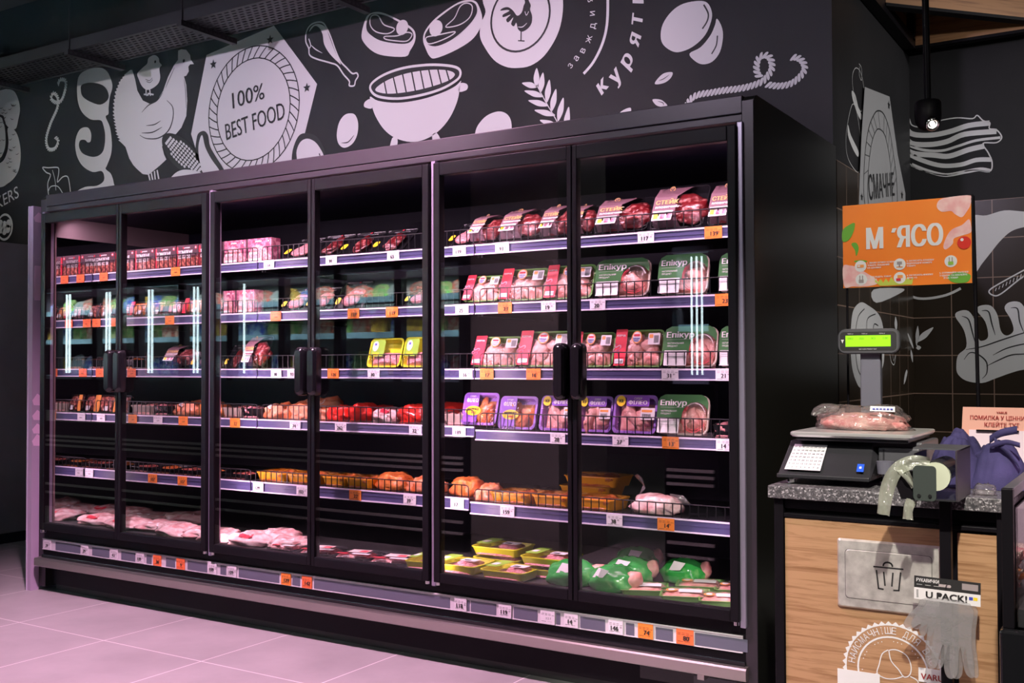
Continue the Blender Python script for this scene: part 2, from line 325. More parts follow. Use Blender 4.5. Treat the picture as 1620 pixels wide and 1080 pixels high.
class MB:
    def __init__(s): s.v = []; s.f = []; s.m = []; s.mats = []; s.sm = []
    def mi(s, m):
        m = M[m] if isinstance(m, str) else m
        if m not in s.mats: s.mats.append(m)
        return s.mats.index(m)
    def add(s, vs, fs, m, smooth=False):
        b = len(s.v); s.v += [tuple(v) for v in vs]; i = s.mi(m)
        for f in fs: s.f.append(tuple(b+j for j in f)); s.m.append(i); s.sm.append(smooth)
        return s
    def box(s, x0, x1, y0, y1, z0, z1, m):
        v = [(x, y, z) for x in (x0, x1) for y in (y0, y1) for z in (z0, z1)]
        return s.add(v, [(0, 1, 3, 2), (4, 6, 7, 5), (0, 4, 5, 1), (2, 3, 7, 6), (0, 2, 6, 4), (1, 5, 7, 3)], m)
    def hexa(s, v8, m):  # v8: bottom 4 ccw, top 4 ccw
        return s.add(v8, [(3, 2, 1, 0), (4, 5, 6, 7), (0, 1, 5, 4), (1, 2, 6, 5), (2, 3, 7, 6), (3, 0, 4, 7)], m)
    def poly(s, pts, m):  # flat polygon of 3D points (may be concave)
        P = [Vector(p) for p in pts]
        t = tessellate_polygon([P]); return s.add(P, t, m)
    def loft(s, rings, m, cap0=True, cap1=True, smooth=True):
        n = len(rings[0]); v = [p for r in rings for p in r]; f = []
        for i in range(len(rings)-1):
            for j in range(n):
                k = (j+1) % n; f.append((i*n+j, i*n+k, (i+1)*n+k, (i+1)*n+j))
        s.add(v, f, m, smooth)
        if cap0: s.add(rings[0], [tuple(range(n))[::-1]], m)
        if cap1: s.add(rings[-1], [tuple(range(n))], m)
        return s
    def tube(s, pts, r, m, n=6, closed=False, cap=True):
        P = [Vector(p) for p in pts]; rings = []; L = len(P)
        up = Vector((0, 0, 1))
        for i, p in enumerate(P):
            d = (P[min(i+1, L-1)]-P[max(i-1, 0)]).normalized()
            a = up if abs(d.dot(up)) < .95 else Vector((1, 0, 0))
            u = d.cross(a).normalized(); v = d.cross(u)
            rr_ = r[i] if isinstance(r, (list, tuple)) else r
            rings.append([p+u*rr_*math.cos(2*PI*k/n)+v*rr_*math.sin(2*PI*k/n) for k in range(n)])
        return s.loft(rings, m, cap, cap, n > 4)
    def cyl(s, c, r, h, m, axis=2, n=20, r2=None):
        c = Vector(c); r2 = r if r2 is None else r2; rings = []
        for z, q in ((0, r), (h, r2)):
            ring = []
            for k in range(n):
                a = 2*PI*k/n; p = [0, 0, 0]; p[axis] = z; p[(axis+1) % 3] = q*math.cos(a); p[(axis+2) % 3] = q*math.sin(a); ring.append(c+Vector(p))
            rings.append(ring)
        return s.loft(rings, m, smooth=False)
    def ell(s, c, rad, m, rot=None, nu=14, nv=8, jit=0, seed=0):
        c = Vector(c); v = []; f = []
        for i in range(nv+1):
            th = PI*i/nv
            for j in range(nu):
                ph = 2*PI*j/nu
                d = Vector((math.sin(th)*math.cos(ph), math.sin(th)*math.sin(ph), math.cos(th)))
                k = 1+jit*noise.noise(d*1.7+Vector((seed*3.1, seed, 0)))
                p = Vector((d.x*rad[0], d.y*rad[1], d.z*rad[2]))*k
                if rot: p = rot @ p
                v.append(c+p)
        for i in range(nv):
            for j in range(nu):
                k = (j+1) % nu; f.append((i*nu+j, i*nu+k, (i+1)*nu+k, (i+1)*nu+j))
        return s.add(v, f, m, True)
    def pillow(s, cx, cy, w, h, z0, d, m, n=12, amp=.35, fr=40, seed=0, pw=4):
        v = []; f = []
        for i in range(n+1):
            for j in range(n+1):
                a = i/n*2-1; b = j/n*2-1
                x = cx+a*w/2; y = cy+b*h/2
                e = max(0, 1-abs(a)**pw)*max(0, 1-abs(b)**pw)
                z = z0+d*(e**.5)*(1-amp+amp*2*(noise.noise(Vector((x*fr, y*fr, seed*7.7)))*.5+.5))
                v.append((x, y, z))
        for i in range(n):
            for j in range(n):
                k = i*(n+1)+j; f.append((k, k+n+1, k+n+2, k+1))
        return s.add(v, f, m, True)
    def text(s, body, o, xd, yd, height, m, align='c', bold=0.0, width=None, shear=0.0):
        """lettering whose cap height is `height`; o = baseline anchor, xd/yd unit directions"""
        vs, fs, x0, x1, y0, y1 = text_geo(body, bold, shear)
        k = height/.72; kx = k if width is None else width/max(x1-x0, 1e-6)
        off = {'l': x0, 'c': (x0+x1)/2, 'r': x1}[align]
        o = Vector(o); xd = Vector(xd); yd = Vector(yd); o = o+xd.cross(yd).normalized()*.0008
        up_ = xd.cross(yd).normalized(); reps = 1 if bold < .018 else 3     # heavier strokes: staggered layers
        for q in range(reps): s.add([o+xd*((a-off)*kx+(0, .035, -.035)[q]*k*(.6 if bold < .03 else 1))+yd*(b*k)+up_*(.0004*q) for a, b in vs], fs, m)
        return s
    def build(s, name, parent=None, bevel=0, seg=2, kind=None, sub=0):
        me = bpy.data.meshes.new(name); me.from_pydata(s.v, [], s.f)
        for mm in s.mats: me.materials.append(mm)
        me.polygons.foreach_set('material_index', s.m); me.polygons.foreach_set('use_smooth', s.sm)
        me.update()
        o = bpy.data.objects.new(name, me); COL.objects.link(o)
        if parent: o.parent = parent
        if bevel:
            b = o.modifiers.new('soft_edges', 'BEVEL'); b.width = bevel; b.segments = seg; b.limit_method = 'ANGLE'
        if sub: q = o.modifiers.new('smooth', 'SUBSURF'); q.levels = q.render_levels = sub
        if kind: o['kind'] = kind
        return o
def boxo(name, x0, x1, y0, y1, z0, z1, m, parent=None, bevel=0, kind=None):
    return MB().box(x0, x1, y0, y1, z0, z1, m).build(name, parent, bevel, kind=kind)
def tag(o, label=None, cat=None, group=None):
    if label: o['label'] = label
    if cat: o['category'] = cat
    if group: o['group'] = group
    return o
def thing(name, loc=(0, 0, 0), label=None, cat=None, group=None, rot=(0, 0, 0)):
    o = bpy.data.objects.new(name, None); COL.objects.link(o); o.location = loc; o.rotation_euler = rot; o.empty_display_size = .05
    return tag(o, label, cat, group)
def kids(o): return [c for c in bpy.data.objects if c.parent == o]
CH = {}
def freeze(o):
    CH[o.name] = [(c, [(g, []) for g in kids(c)]) for c in kids(o)]
def clone(root):
    r = root.copy(); COL.objects.link(r)
    for c, gs in CH[root.name]:
        n = c.copy(); COL.objects.link(n); n.parent = r
        for g, _ in gs:
            q = g.copy(); COL.objects.link(q); q.parent = n
    return r
ORD = 'first second third fourth fifth sixth seventh eighth ninth tenth eleventh twelfth thirteenth fourteenth fifteenth sixteenth'.split()
X3, Y3, Z3 = Vector((1, 0, 0)), Vector((0, 1, 0)), Vector((0, 0, 1))

# ------------------------------------------------------------------ room
YM, XC, YB, CZ = 1.03, 3.77, 2.56, 3.75
flo = MB().box(-9, 9, -9, 5, -.1, 0, floor_mat()).build('floor', kind='structure')
boxo('ceiling', -9, 9, -9, 5, CZ, CZ+.1, 'ceil', kind='structure')
wall = MB().box(-9, XC, YM, YM+.12, 0, CZ, 'wall').build('wall_back', kind='structure')
wall_s = MB().box(XC-.12, XC, YM+.12, YB, 0, CZ, 'wall').build('wall_alcove_side', kind='structure')
wall_a = MB().box(XC, 9, YB, YB+.12, 0, CZ, 'wall').build('wall_alcove_back', kind='structure')
boxo('wall_left', -9.1, -9, -9, YM, 0, CZ, 'wall', kind='structure')
boxo('wall_right', 9, 9.1, -9, YB, 0, CZ, 'wall', kind='structure')
boxo('wall_front', -9, 9, -9.1, -9, 0, CZ, 'wall', kind='structure')
MB().box(XC+.01, 9, YB-.01, YB, 0, 2.0, tile_mat('brown_wall_tiles_back', 0)).build('trim_1', kind='structure')
MB().box(XC, XC+.01, YM+.02, YB, 0, 2.0, tile_mat('brown_wall_tiles_side', 1)).build('trim_2', kind='structure')

# ------------------------------------------------------------------ painted mural
class Mural:
    def __init__(s, name, parent, ax, val, ox=0, oy=0, sc=1, side=-1):
        s.n = name; s.p = parent; s.ax = ax; s.val = val; s.o = (ox, oy, sc); s.mb = MB(); s.lay = 0; s.side = side
    def w(s, p): return at(s.o[0]+p[0]/s.o[2], s.o[1]+p[1]/s.o[2], s.ax, s.val)
    def off(s, lay): v = Vector((0, 0, 0)); v[s.ax] = s.side*(.001+.0012*lay); return v
    def fill(s, pts, m='vinyl', lay=0, smooth=True, n=4):
        P = [s.w(p) for p in pts]
        if smooth: P = crom(P, True, n)
        s.mb.poly([p+s.off(lay) for p in P], m); return s
    def line(s, pts, wd=6, m='vinyl', lay=0, closed=False, smooth=True, taper=False, n=5):
        P = [s.w(p) for p in pts]
        if smooth and len(P) > 2: P = crom(P, closed, n)
        elif closed: P = P+[P[0]]
        if closed: P = P+[P[0]] if smooth else P
        # width in world units from the drawing scale at the first point
        q = pts[0]; hw = (s.w((q[0], q[1]+wd))-s.w(q)).length/2
        nrm = Vector((0, 0, 0)); nrm[s.ax] = 1; L = []; Rr = []; n_ = len(P)
        for i, p in enumerate(P):
            a = P[i-1] if i else (P[-2] if closed else p); b = P[i+1] if i < n_-1 else (P[1] if closed else p)
            d = (b-a)
            if d.length < 1e-9: d = Vector((0, 0, 1))
            t = nrm.cross(d.normalized()); k = hw*(math.sin(PI*min(max(i/(n_-1), .06), .94))**.6 if taper else 1)
            L.append(p+t*k+s.off(lay)); Rr.append(p-t*k+s.off(lay))
        s.mb.add(L+Rr, [(i, i+1, n_+i+1, n_+i) for i in range(n_-1)], m); return s
    def ring(s, c, edge, wd, m, lay=0, k0=1.0, n=40):
        C = s.w(c); r = (s.w(edge)-C).length*k0; hw = (s.w((c[0], c[1]+wd))-C).length
        A = []; B = []; h = Vector((1, 0, 0)) if s.ax == 1 else Vector((0, 1, 0))
        for i in range(n):
            a = 2*PI*i/n; d = h*math.cos(a)+Z3*math.sin(a); A.append(C+d*r+s.off(lay)); B.append(C+d*(r-hw)+s.off(lay))
        s.mb.add(A+B, [(i, (i+1) % n, n+(i+1) % n, n+i) for i in range(n)], m); return s
    def disc(s, c, edge, m, lay=0, n=32):
        C = s.w(c); r = (s.w(edge)-C).length; h = Vector((1, 0, 0)) if s.ax == 1 else Vector((0, 1, 0))
        s.mb.add([C+(h*math.cos(2*PI*i/n)+Z3*math.sin(2*PI*i/n))*r+s.off(lay) for i in range(n)], [tuple(range(n))], m); return s
    def star(s, c, r, m='vinylk', lay=2):
        C = s.w(c); k = (s.w((c[0], c[1]+r))-C).length; h = Vector((1, 0, 0)) if s.ax == 1 else Vector((0, 1, 0)); P = []
        for i in range(10):
            a = PI/2+PI*i/5; P.append(C+(h*math.cos(a)+Z3*math.sin(a))*k*(1 if i % 2 == 0 else .42)+s.off(lay))
        s.mb.poly(P, m); return s
    def text(s, body, p0, p1, hpx=None, m='vinylk', lay=2, bold=0, shear=0):
        A = s.w(p0); B = s.w(p1); d = B-A; nrm = Vector((0, 0, 0)); nrm[s.ax] = -1 if s.ax == 1 else 1
        x = d.normalized(); y = nrm.cross(x) if s.ax == 0 else x.cross(Vector((0, 1, 0)))*-1
        if y.z < 0: y = -y
        vs, fs, x0, x1, y0, y1 = text_geo(body, bold, shear); wd = d.length
        ht = (s.w((p0[0], p0[1]-hpx))-A).length if hpx else wd/(x1-x0)*.72
        s.mb.text(body, A+s.off(lay), x, y, ht, m, 'l', bold, wd, shear); return s
    def glyph(s, ch, c, ang, hpx, m='vinyl', lay=0, bold=0, shear=0):
        C = s.w(c); ht = (s.w((c[0], c[1]-hpx))-C).length; a = R(ang)
        x = Vector((math.cos(a), 0, math.sin(a))); y = Vector((-math.sin(a), 0, math.cos(a)))
        s.mb.text(ch, C-y*ht*.4+s.off(lay), x, y, ht, m, 'c', bold, None, shear); return s
    def rope(s, pts, wd, seg=14, lay=0):
        P = crom([s.w(p) for p in pts], False, 10); q = pts[0]; hw = (s.w((q[0], q[1]+wd))-s.w(q)).length/2
        D = [0]
        for a, b in zip(P, P[1:]): D.append(D[-1]+(b-a).length)
        def smp(t):
            t = max(0, min(D[-1], t))
            for i in range(len(P)-1):
                if D[i+1] >= t: return P[i].lerp(P[i+1], (t-D[i])/max(D[i+1]-D[i], 1e-9))
            return P[-1]
        nrm = Vector((0, 0, 0)); nrm[s.ax] = 1; L = hw*1.5; k = int(D[-1]/L)
        for i in range(k):
            a = i*L; c = smp(a+L/2); d = (smp(a+L)-smp(a)).normalized(); t = nrm.cross(d)
            q4 = [c-d*L*.80+t*hw, c-d*L*.1+t*hw*1.05, c+d*L*.80-t*hw, c+d*L*.1-t*hw*1.05]
            s.mb.poly([p+s.off(lay) for p in crom(q4, True, 3)], 'vinyl')
        return s
    def leaf(s, tip, base, wd, m='vinyl', lay=0):
        a = Vector(tip); b = Vector(base); d = b-a; t = Vector((-d.y, d.x)).normalized()*wd/2
        return s.fill([a, a+d*.3+t*.75, a+d*.6+t, b-d*.05+t*.3, b-d*.05-t*.3, a+d*.6-t, a+d*.3-t*.75], m, lay)
    def done(s): return s.mb.build(s.n, s.p)

SCL = 3.2725
def MU(name, ox, oy=0, parent=wall, ax=1, val=YM, sc=SCL): return Mural(name, parent, ax, val, ox, oy, sc, -1 if ax == 1 else 1)
k = MU('nut_drawing', 0)
k.fill([(-120, 480), (0, 463), (60, 465), (88, 495), (104, 560), (95, 620), (80, 668), (40, 655), (0, 600), (-120, 560)])
k.fill([(-150, 580), (0, 592), (25, 620), (37, 680), (38, 750), (25, 800), (0, 835), (-130, 900)], 'vinylk', 1).fill([(-150, 590), (-8, 602), (18, 630), (29, 680), (30, 750), (17, 795), (-8, 825), (-130, 890)], 'vinyl', 2)
k.fill([(40, 665), (70, 668), (95, 710), (108, 790), (100, 870), (75, 920), (40, 950), (0, 970), (-120, 980), (-100, 880), (0, 845), (32, 805), (45, 740)])
random.seed(3)
for i in range(34):
    x, y = random.choice([(random.uniform(5, 85), random.uniform(480, 640)), (random.uniform(42, 95), random.uniform(690, 930)), (random.uniform(-20, 25), random.uniform(620, 800))])
    a = random.uniform(-.8, .8); k.line([(x-8, y-4*a), (x, y+5), (x+9, y+4*a)], 3.2, 'vinylk', 3, taper=True)
k.done()
MU('nut_caption', 0).text('CRACKERS', (-150, 1160), (100, 1020), 62, 'vinyl', 0).done()
k = MU('bowl_drawing', 0)
k.disc((25, 1175), (67, 1170), 'vinyl').disc((25, 1175), (60, 1170), 'vinylk', 1)
for dx, dy in ((0, -10), (18, 10), (-18, 12), (22, -18), (-20, -16), (0, 20)): k.disc((25+dx, 1175+dy), (38+dx, 1175+dy), 'vinyl', 2, 12)
k.done()
MU('small_rope_drawing', 0).rope([(300, 440), (312, 413), (340, 420), (338, 465), (318, 520), (290, 530), (265, 510), (278, 482), (300, 508), (297, 560), (262, 640), (240, 720), (252, 770), (285, 768), (302, 730), (282, 705)], 17).done()
k = MU('scroll_drawing', 0)
k.fill([(515, 350), (555, 370), (578, 420), (582, 455), (570, 500), (563, 555), (562, 590), (548, 605), (570, 660), (580, 740), (575, 800), (555, 855), (548, 875), (575, 900), (590, 950), (585, 990), (400, 1000), (440, 968), (500, 962), (535, 940), (540, 910), (525, 885), (480, 890), (430, 860), (400, 810), (390, 750), (398, 700), (420, 665), (455, 660), (472, 690), (470, 730), (455, 737), (440, 724), (415, 728), (410, 760), (430, 795), (480, 812), (520, 800), (540, 765), (545, 700), (535, 645), (520, 622), (470, 618), (425, 580), (403, 520), (400, 440), (412, 390), (450, 362)])
k.fill([(425, 440), (470, 428), (530, 440), (560, 475), (560, 515), (520, 542), (465, 525), (430, 500), (420, 470)], 'vinylk', 1).done()
k = MU('horn_drawing', 0)
k.line([(252, 1010), (248, 950), (262, 905), (240, 892), (221, 867), (250, 868), (290, 866), (304, 872), (304, 900), (298, 942), (325, 916), (350, 914), (360, 950), (367, 1010)], 6)
k.line([(250, 990), (265, 965), (300, 965), (325, 1000)], 5).line([(272, 880), (285, 930), (290, 985)], 4).done()
k = MU('hen_drawing', 0)
body = [(685, 362), (700, 410), (712, 470), (740, 520), (775, 537), (815, 520), (845, 470), (870, 400), (900, 340), (922, 310), (923, 262), (940, 255), (965, 258), (985, 285), (988, 308), (1005, 332), (985, 333), (976, 345), (978, 370), (965, 392), (953, 396), (965, 440), (970, 520), (965, 600), (940, 660), (910, 695), (870, 690), (850, 720), (840, 760), (850, 800), (862, 825), (830, 855), (800, 880), (770, 905), (735, 900), (700, 870), (670, 820), (650, 760), (625, 735)]
jag = []
prev = (625, 735); ed = [(605, 690), (596, 640), (588, 590), (590, 530), (600, 470), (620, 420), (650, 380), (672, 362)]
for i, p in enumerate(ed):
    for t in (.33, .66, 1):
        x = prev[0]+(p[0]-prev[0])*t; y = prev[1]+(p[1]-prev[1])*t; jag += [(x-5, y+5), (x+5, y)]
    prev = p
k.fill(body+jag, smooth=False)
for l, wd in (([(735, 582), (770, 545), (815, 520), (843, 480)], 6), ([(865, 520), (895, 555), (895, 620), (870, 680), (820, 715), (760, 717), (725, 700)], 7), ([(735, 688), (790, 685), (840, 658)], 6), ([(758, 650), (800, 645), (833, 625)], 5), ([(650, 770), (672, 830), (705, 872), (745, 905)], 5), ([(953, 410), (962, 470), (965, 560)], 4), ([(905, 350), (880, 405), (858, 455)], 4)):
    k.line(l, wd, 'vinylk', 1, taper=True)
k.disc((953, 315), (959, 315), 'vinylk', 1, 12)
for a, b in (((768, 895), (780, 945)), ((784, 895), (794, 945)), ((800, 885), (806, 945)), ((814, 880), (826, 945))): k.line([a, b], 10, 'vinyl', 0, smooth=False)
k.done()
k = MU('chick_drawing', 0)
k.fill([(800, 285), (822, 300), (826, 322), (838, 338), (826, 355), (830, 400), (820, 432), (790, 457), (760, 465), (735, 445), (718, 408), (712, 380), (740, 350), (762, 330), (770, 300)])
for l in ([(755, 410), (775, 418), (790, 403)], [(760, 422), (778, 428), (792, 412)]): k.line(l, 3, 'vinylk', 1)
k.disc((805, 320), (810, 320), 'vinylk', 1, 12)
for l in ([(757, 463), (757, 488)], [(776, 463), (778, 486)], [(745, 488), (770, 492)], [(762, 496), (757, 486)], [(765, 484), (796, 490)], [(780, 496), (778, 486)]): k.line(l, 8, 'vinyl', 0, smooth=False)
k.done()
# hexagonal badge
k = MU('round_badge_drawing', 0, sc=1)
k.fill([(327, 87), (433.6, 40.6), (501.8, 133), (482.5, 211), (476, 300), (330, 300), (302.5, 212)], 'vinyl', 0, False)
c = (400, 173); e = (330, 183)
k.ring(c, e, 1.8, 'vinylk', 1).ring(c, e, 1.8, 'vinylk', 1, .81)
C = k.w(c); rr0 = (k.w(e)-C).length
for i in range(40):
    a = 2*PI*i/40
    P = []
    for t in (0, .33, .66, 1):
        q = a+t*.14; r_ = rr0*(.99-.19*t); P.append(C+Vector((math.cos(q)*r_, 0, math.sin(q)*r_))+k.off(1))
    hw = .004
    nn = Vector((-math.sin(a), 0, math.cos(a)))*hw
    k.mb.add([p+nn for p in P]+[p-nn for p in P], [(i_, i_+1, 5+i_, 4+i_) for i_ in range(3)], 'vinylk')
for s0 in ((338, 102), (428, 63), (486, 139)): k.star(s0, 8)
k.text('100%', (369, 172), (419, 156), 26, bold=.01).text('BEST FOOD', (359, 222), (452, 187), 27, bold=.005)
k.done()
k = MU('corn_drawing', 0)
k.fill([(842, 715), (870, 690), (920, 700), (985, 745), (1045, 830), (1060, 905), (980, 905), (900, 850), (850, 775)], 'vinylk', 2)
for i in range(13):
    for j in range(-3, 4):
        t = (i+.5)/13; hw = 48*math.sin(PI*(.12+.8*t))**.55
        x = 868+175*t+j*hw/3.4*.62; y = 722+165*t-j*hw/3.4*.8
        if abs(j) > 3.3*math.sin(PI*(.1+.85*t))**.4: continue
        k.fill([(x-6, y-3), (x+1, y-8), (x+7, y+3), (x, y+8)], 'vinyl', 3, n=2)
k.fill([(885, 925), (920, 890), (970, 878), (1045, 895), (1060, 940), (885, 950)], 'vinyl', 3).done()
k = MU('pepper_drawing', 0)
k.fill([(1020, 720), (1030, 690), (1058, 678), (1078, 700), (1090, 760), (1125, 820), (1165, 890), (1130, 910), (1040, 900), (1015, 790)], 'vinylk', 2)
k.fill([(1050, 700), (1065, 760), (1095, 820), (1140, 885), (1130, 905), (1060, 900), (1040, 850), (1030, 780), (1035, 730)], 'vinyl', 3).done()
# drumstick, steaks, grill
k = MU('drumstick_drawing', 400)
k.line([(335, 115), (300, 130), (278, 165), (275, 215), (290, 250), (295, 285), (330, 305), (400, 325), (438, 340), (470, 385), (500, 420), (500, 443), (525, 443), (532, 418), (545, 395), (538, 378), (515, 380), (485, 350), (455, 318), (430, 265), (405, 195), (385, 150), (365, 120)], 8, closed=True)
k.fill([(292, 165), (320, 135), (345, 145), (362, 180), (370, 230), (400, 280), (445, 325), (455, 330), (425, 265), (400, 200), (375, 140), (335, 124), (305, 138)])
k.line([(300, 232), (325, 255), (360, 275)], 6, taper=True).line([(293, 250), (300, 235), (290, 200)], 6).done()
k = MU('steak_drawing', 400)
k.fill([(640, 62), (600, 75), (580, 110), (563, 180), (575, 220), (620, 265), (680, 288), (790, 293), (815, 262), (838, 220), (843, 180), (830, 150), (790, 120), (720, 85), (680, 68)])
k.fill([(640, 72), (610, 78), (592, 110), (590, 150), (610, 180), (660, 210), (740, 225), (800, 225), (828, 205), (832, 180), (820, 155), (780, 128), (700, 85)], 'vinylk', 1)
k.line([(615, 85), (650, 82), (680, 128), (735, 150), (700, 175), (640, 165), (610, 130)], 6, lay=2, closed=True).disc((775, 143), (806, 140), 'vinyl', 2)
k.line([(685, 190), (750, 186), (800, 168), (826, 180), (800, 213), (740, 212), (690, 204)], 6, lay=2, closed=True).done()
k = MU('steak_drawing', 400)
k.fill([(1110, 0), (1060, 15), (990, 60), (930, 110), (890, 165), (882, 210), (895, 250), (915, 290), (945, 302), (1040, 265), (1130, 210), (1175, 150), (1188, 90), (1170, 30), (1150, 5)])
k.fill([(1115, 10), (1060, 25), (1000, 65), (940, 115), (900, 165), (892, 200), (910, 232), (960, 238), (1040, 200), (1120, 130), (1160, 70), (1158, 30), (1140, 12)], 'vinylk', 1)
k.line([(1075, 35), (1110, 17), (1138, 35), (1125, 90), (1070, 130), (1000, 140), (1045, 95)], 6, lay=2, closed=True).disc((950, 147), (984, 142), 'vinyl', 2)
k.line([(900, 195), (960, 182), (1048, 165), (1020, 190), (950, 220), (908, 226)], 6, lay=2, closed=True).done()
k = MU('grill_drawing', 400)
k.fill([(608, 500), (650, 522), (750, 532), (870, 515), (980, 480), (1050, 445), (1078, 418), (1074, 440), (1060, 520), (1020, 610), (960, 680), (890, 722), (820, 735), (740, 715), (680, 670), (635, 600), (615, 540)])
k.fill([(610, 470), (615, 430), (680, 385), (780, 350), (900, 333), (1000, 335), (1065, 350), (1080, 385), (1060, 420), (980, 465), (870, 500), (750, 518), (650, 505)], 'vinylk', 1)
k.line([(613, 468), (618, 432), (680, 388), (780, 353), (900, 337), (1000, 339), (1062, 353), (1077, 383), (1056, 416), (978, 461), (868, 494), (750, 511), (652, 500)], 13, lay=2, closed=True)
k.fill([(637, 460), (700, 415), (800, 380), (920, 362), (1010, 365), (1048, 385), (1020, 415), (940, 445), (840, 470), (730, 485), (660, 480)], 'vinyl', 2)
for a, b in (((682, 420), (696, 490)), ((730, 402), (750, 490)), ((778, 385), (798, 484)), ((825, 372), (845, 477)), ((870, 365), (890, 467)), ((913, 358), (935, 455)), ((960, 358), (980, 443)), ((1003, 360), (1020, 420))): k.line([a, b], 8, 'vinylk', 3, smooth=False)
for h in ([(610, 515), (590, 520), (577, 535), (580, 555), (618, 560)], [(1074, 432), (1105, 433), (1114, 450), (1103, 468), (1066, 474)], [(722, 715), (750, 722), (738, 790), (705, 800)], [(928, 705), (955, 690), (985, 760), (950, 775)]): k.fill(h)
k.done()
k = MU('egg_drawing', 400)
k.fill([(500, 587), (530, 595), (546, 640), (540, 700), (515, 745), (475, 765), (445, 745), (435, 700), (445, 640), (470, 600)]).line([(460, 740), (495, 735), (525, 700)], 6, 'vinylk', 1, taper=True).done()
k = MU('egg_drawing', 400)
k.fill([(205, 860), (208, 780), (235, 710), (270, 690), (330, 705), (370, 770), (385, 850), (370, 920), (230, 920)], 'vinylk', 2)
k.fill([(232, 830), (230, 780), (250, 735), (285, 718), (325, 735), (355, 775), (370, 815), (365, 900), (240, 900)], 'vinyl', 3).line([(347, 795), (358, 830), (358, 860)], 6, 'vinylk', 4).done()
MU('egg_drawing', 400).fill([(1150, 700), (1165, 650), (1210, 600), (1270, 577), (1315, 590), (1338, 630), (1338, 700), (1320, 760), (1150, 760)]).done()
# rooster medallion
k = MU('rooster_badge_drawing', 760)
k.fill([(12, 0), (27, 62), (4, 120), (-2, 185), (20, 240), (70, 310), (130, 345), (190, 352), (260, 340), (330, 290), (390, 200), (420, 110), (428, 0), (400, -120), (300, -200), (200, -220), (80, -180), (20, -90)])
k.ring((206, 88), (355, 80), 11, 'vinylk', 1, 1.06)
k.fill([(225, 30), (215, 65), (192, 82), (170, 55), (145, 38), (118, 42), (104, 56), (140, 52), (150, 58), (118, 76), (120, 90), (158, 76), (135, 100), (145, 117), (172, 90), (160, 124), (175, 137), (187, 118), (195, 150), (215, 165), (245, 150), (266, 120), (268, 80), (258, 50), (262, 28), (250, 0), (240, -40), (222, -30), (232, 10)], 'vinylk', 1, n=3)
k.line([(212, 160), (211, 210)], 7, 'vinylk', 1, smooth=False).line([(196, 211), (230, 213)], 6, 'vinylk', 1, smooth=False)
k.line([(195, 140), (220, 140), (243, 120)], 5, 'vinyl', 2, taper=True).line([(232, 60), (240, 80), (252, 60)], 4, 'vinyl', 2).done()
k = MU('wheat_drawing', 760)
for a, b in (((292, 352), (290, 452)), ((325, 375), (310, 482)), ((358, 412), (343, 532)), ((392, 460), (368, 578)), ((430, 505), (402, 628)), ((458, 552), (440, 680)), ((216, 430), (296, 450)), ((228, 470), (328, 500)), ((248, 520), (352, 547)), ((280, 570), (388, 597)), ((308, 622), (402, 655))): k.leaf(a, b, 30)
k.line([(292, 440), (340, 530), (395, 625), (415, 680)], 5).done()
k = MU('arc_lettering', 760)
for ch, p, a in (('з', (466, 340), 50), ('а', (497, 302), 54), ('в', (531, 262), 60), ('ж', (562, 203), 67), ('д', (582, 135), 78), ('и', (580, 70), 87), ('я', (568, 0), 95)): k.glyph(ch, p, a, 38, bold=.01)
k.line([(535, 382), (585, 322), (630, 232), (655, 132), (660, 0), (652, -100)], 15)
for ch, p, a in (('к', (632, 445), 44), ('у', (700, 395), 50), ('р', (757, 318), 58), ('я', (800, 205), 72), ('т', (812, 95), 84), ('и', (815, -10), 92)): k.glyph(ch, p, a, 82, bold=.035, shear=.25)
k.done()
k = MU('bread_drawing', 760)
k.fill([(1130, 5), (1175, 15), (1198, 60), (1195, 110), (1165, 180), (1110, 235), (1050, 265), (1000, 268), (950, 235), (934, 190), (945, 125), (990, 60), (1050, 20)]).line([(1157, 25), (1180, 70), (1175, 110), (1150, 150)], 8, 'vinylk', 1)
k.fill([(1225, 97), (1250, 140), (1256, 195), (1240, 270), (1200, 320), (1150, 333), (1110, 315), (1083, 278), (1140, 245), (1190, 185), (1215, 130)]).line([(1228, 185), (1222, 235), (1198, 280)], 7, 'vinylk', 1).done()
k = MU('seed_drawing', 760)
k.fill([(903, 435), (925, 400), (955, 378), (995, 375), (985, 405), (950, 430)]).line([(925, 418), (950, 408), (978, 388)], 4, 'vinylk', 1, taper=True)
k.fill([(892, 515), (930, 515), (955, 530), (968, 550), (930, 552), (905, 540)]).line([(920, 525), (945, 532), (950, 545)], 4, 'vinylk', 1, taper=True)
k.fill([(710, 600), (740, 570), (778, 558), (775, 590), (740, 620)]).done()
MU('rope_drawing', 1060).rope([(80, 560), (110, 512), (150, 490), (210, 480), (280, 468), (350, 460), (420, 445), (480, 420), (512, 385), (528, 350), (520, 305), (495, 287), (462, 300), (448, 345), (455, 385), (475, 408)], 28).rope([(500, 437), (560, 445), (620, 435), (665, 405), (695, 365), (690, 325), (660, 300), (620, 298)], 28).done()
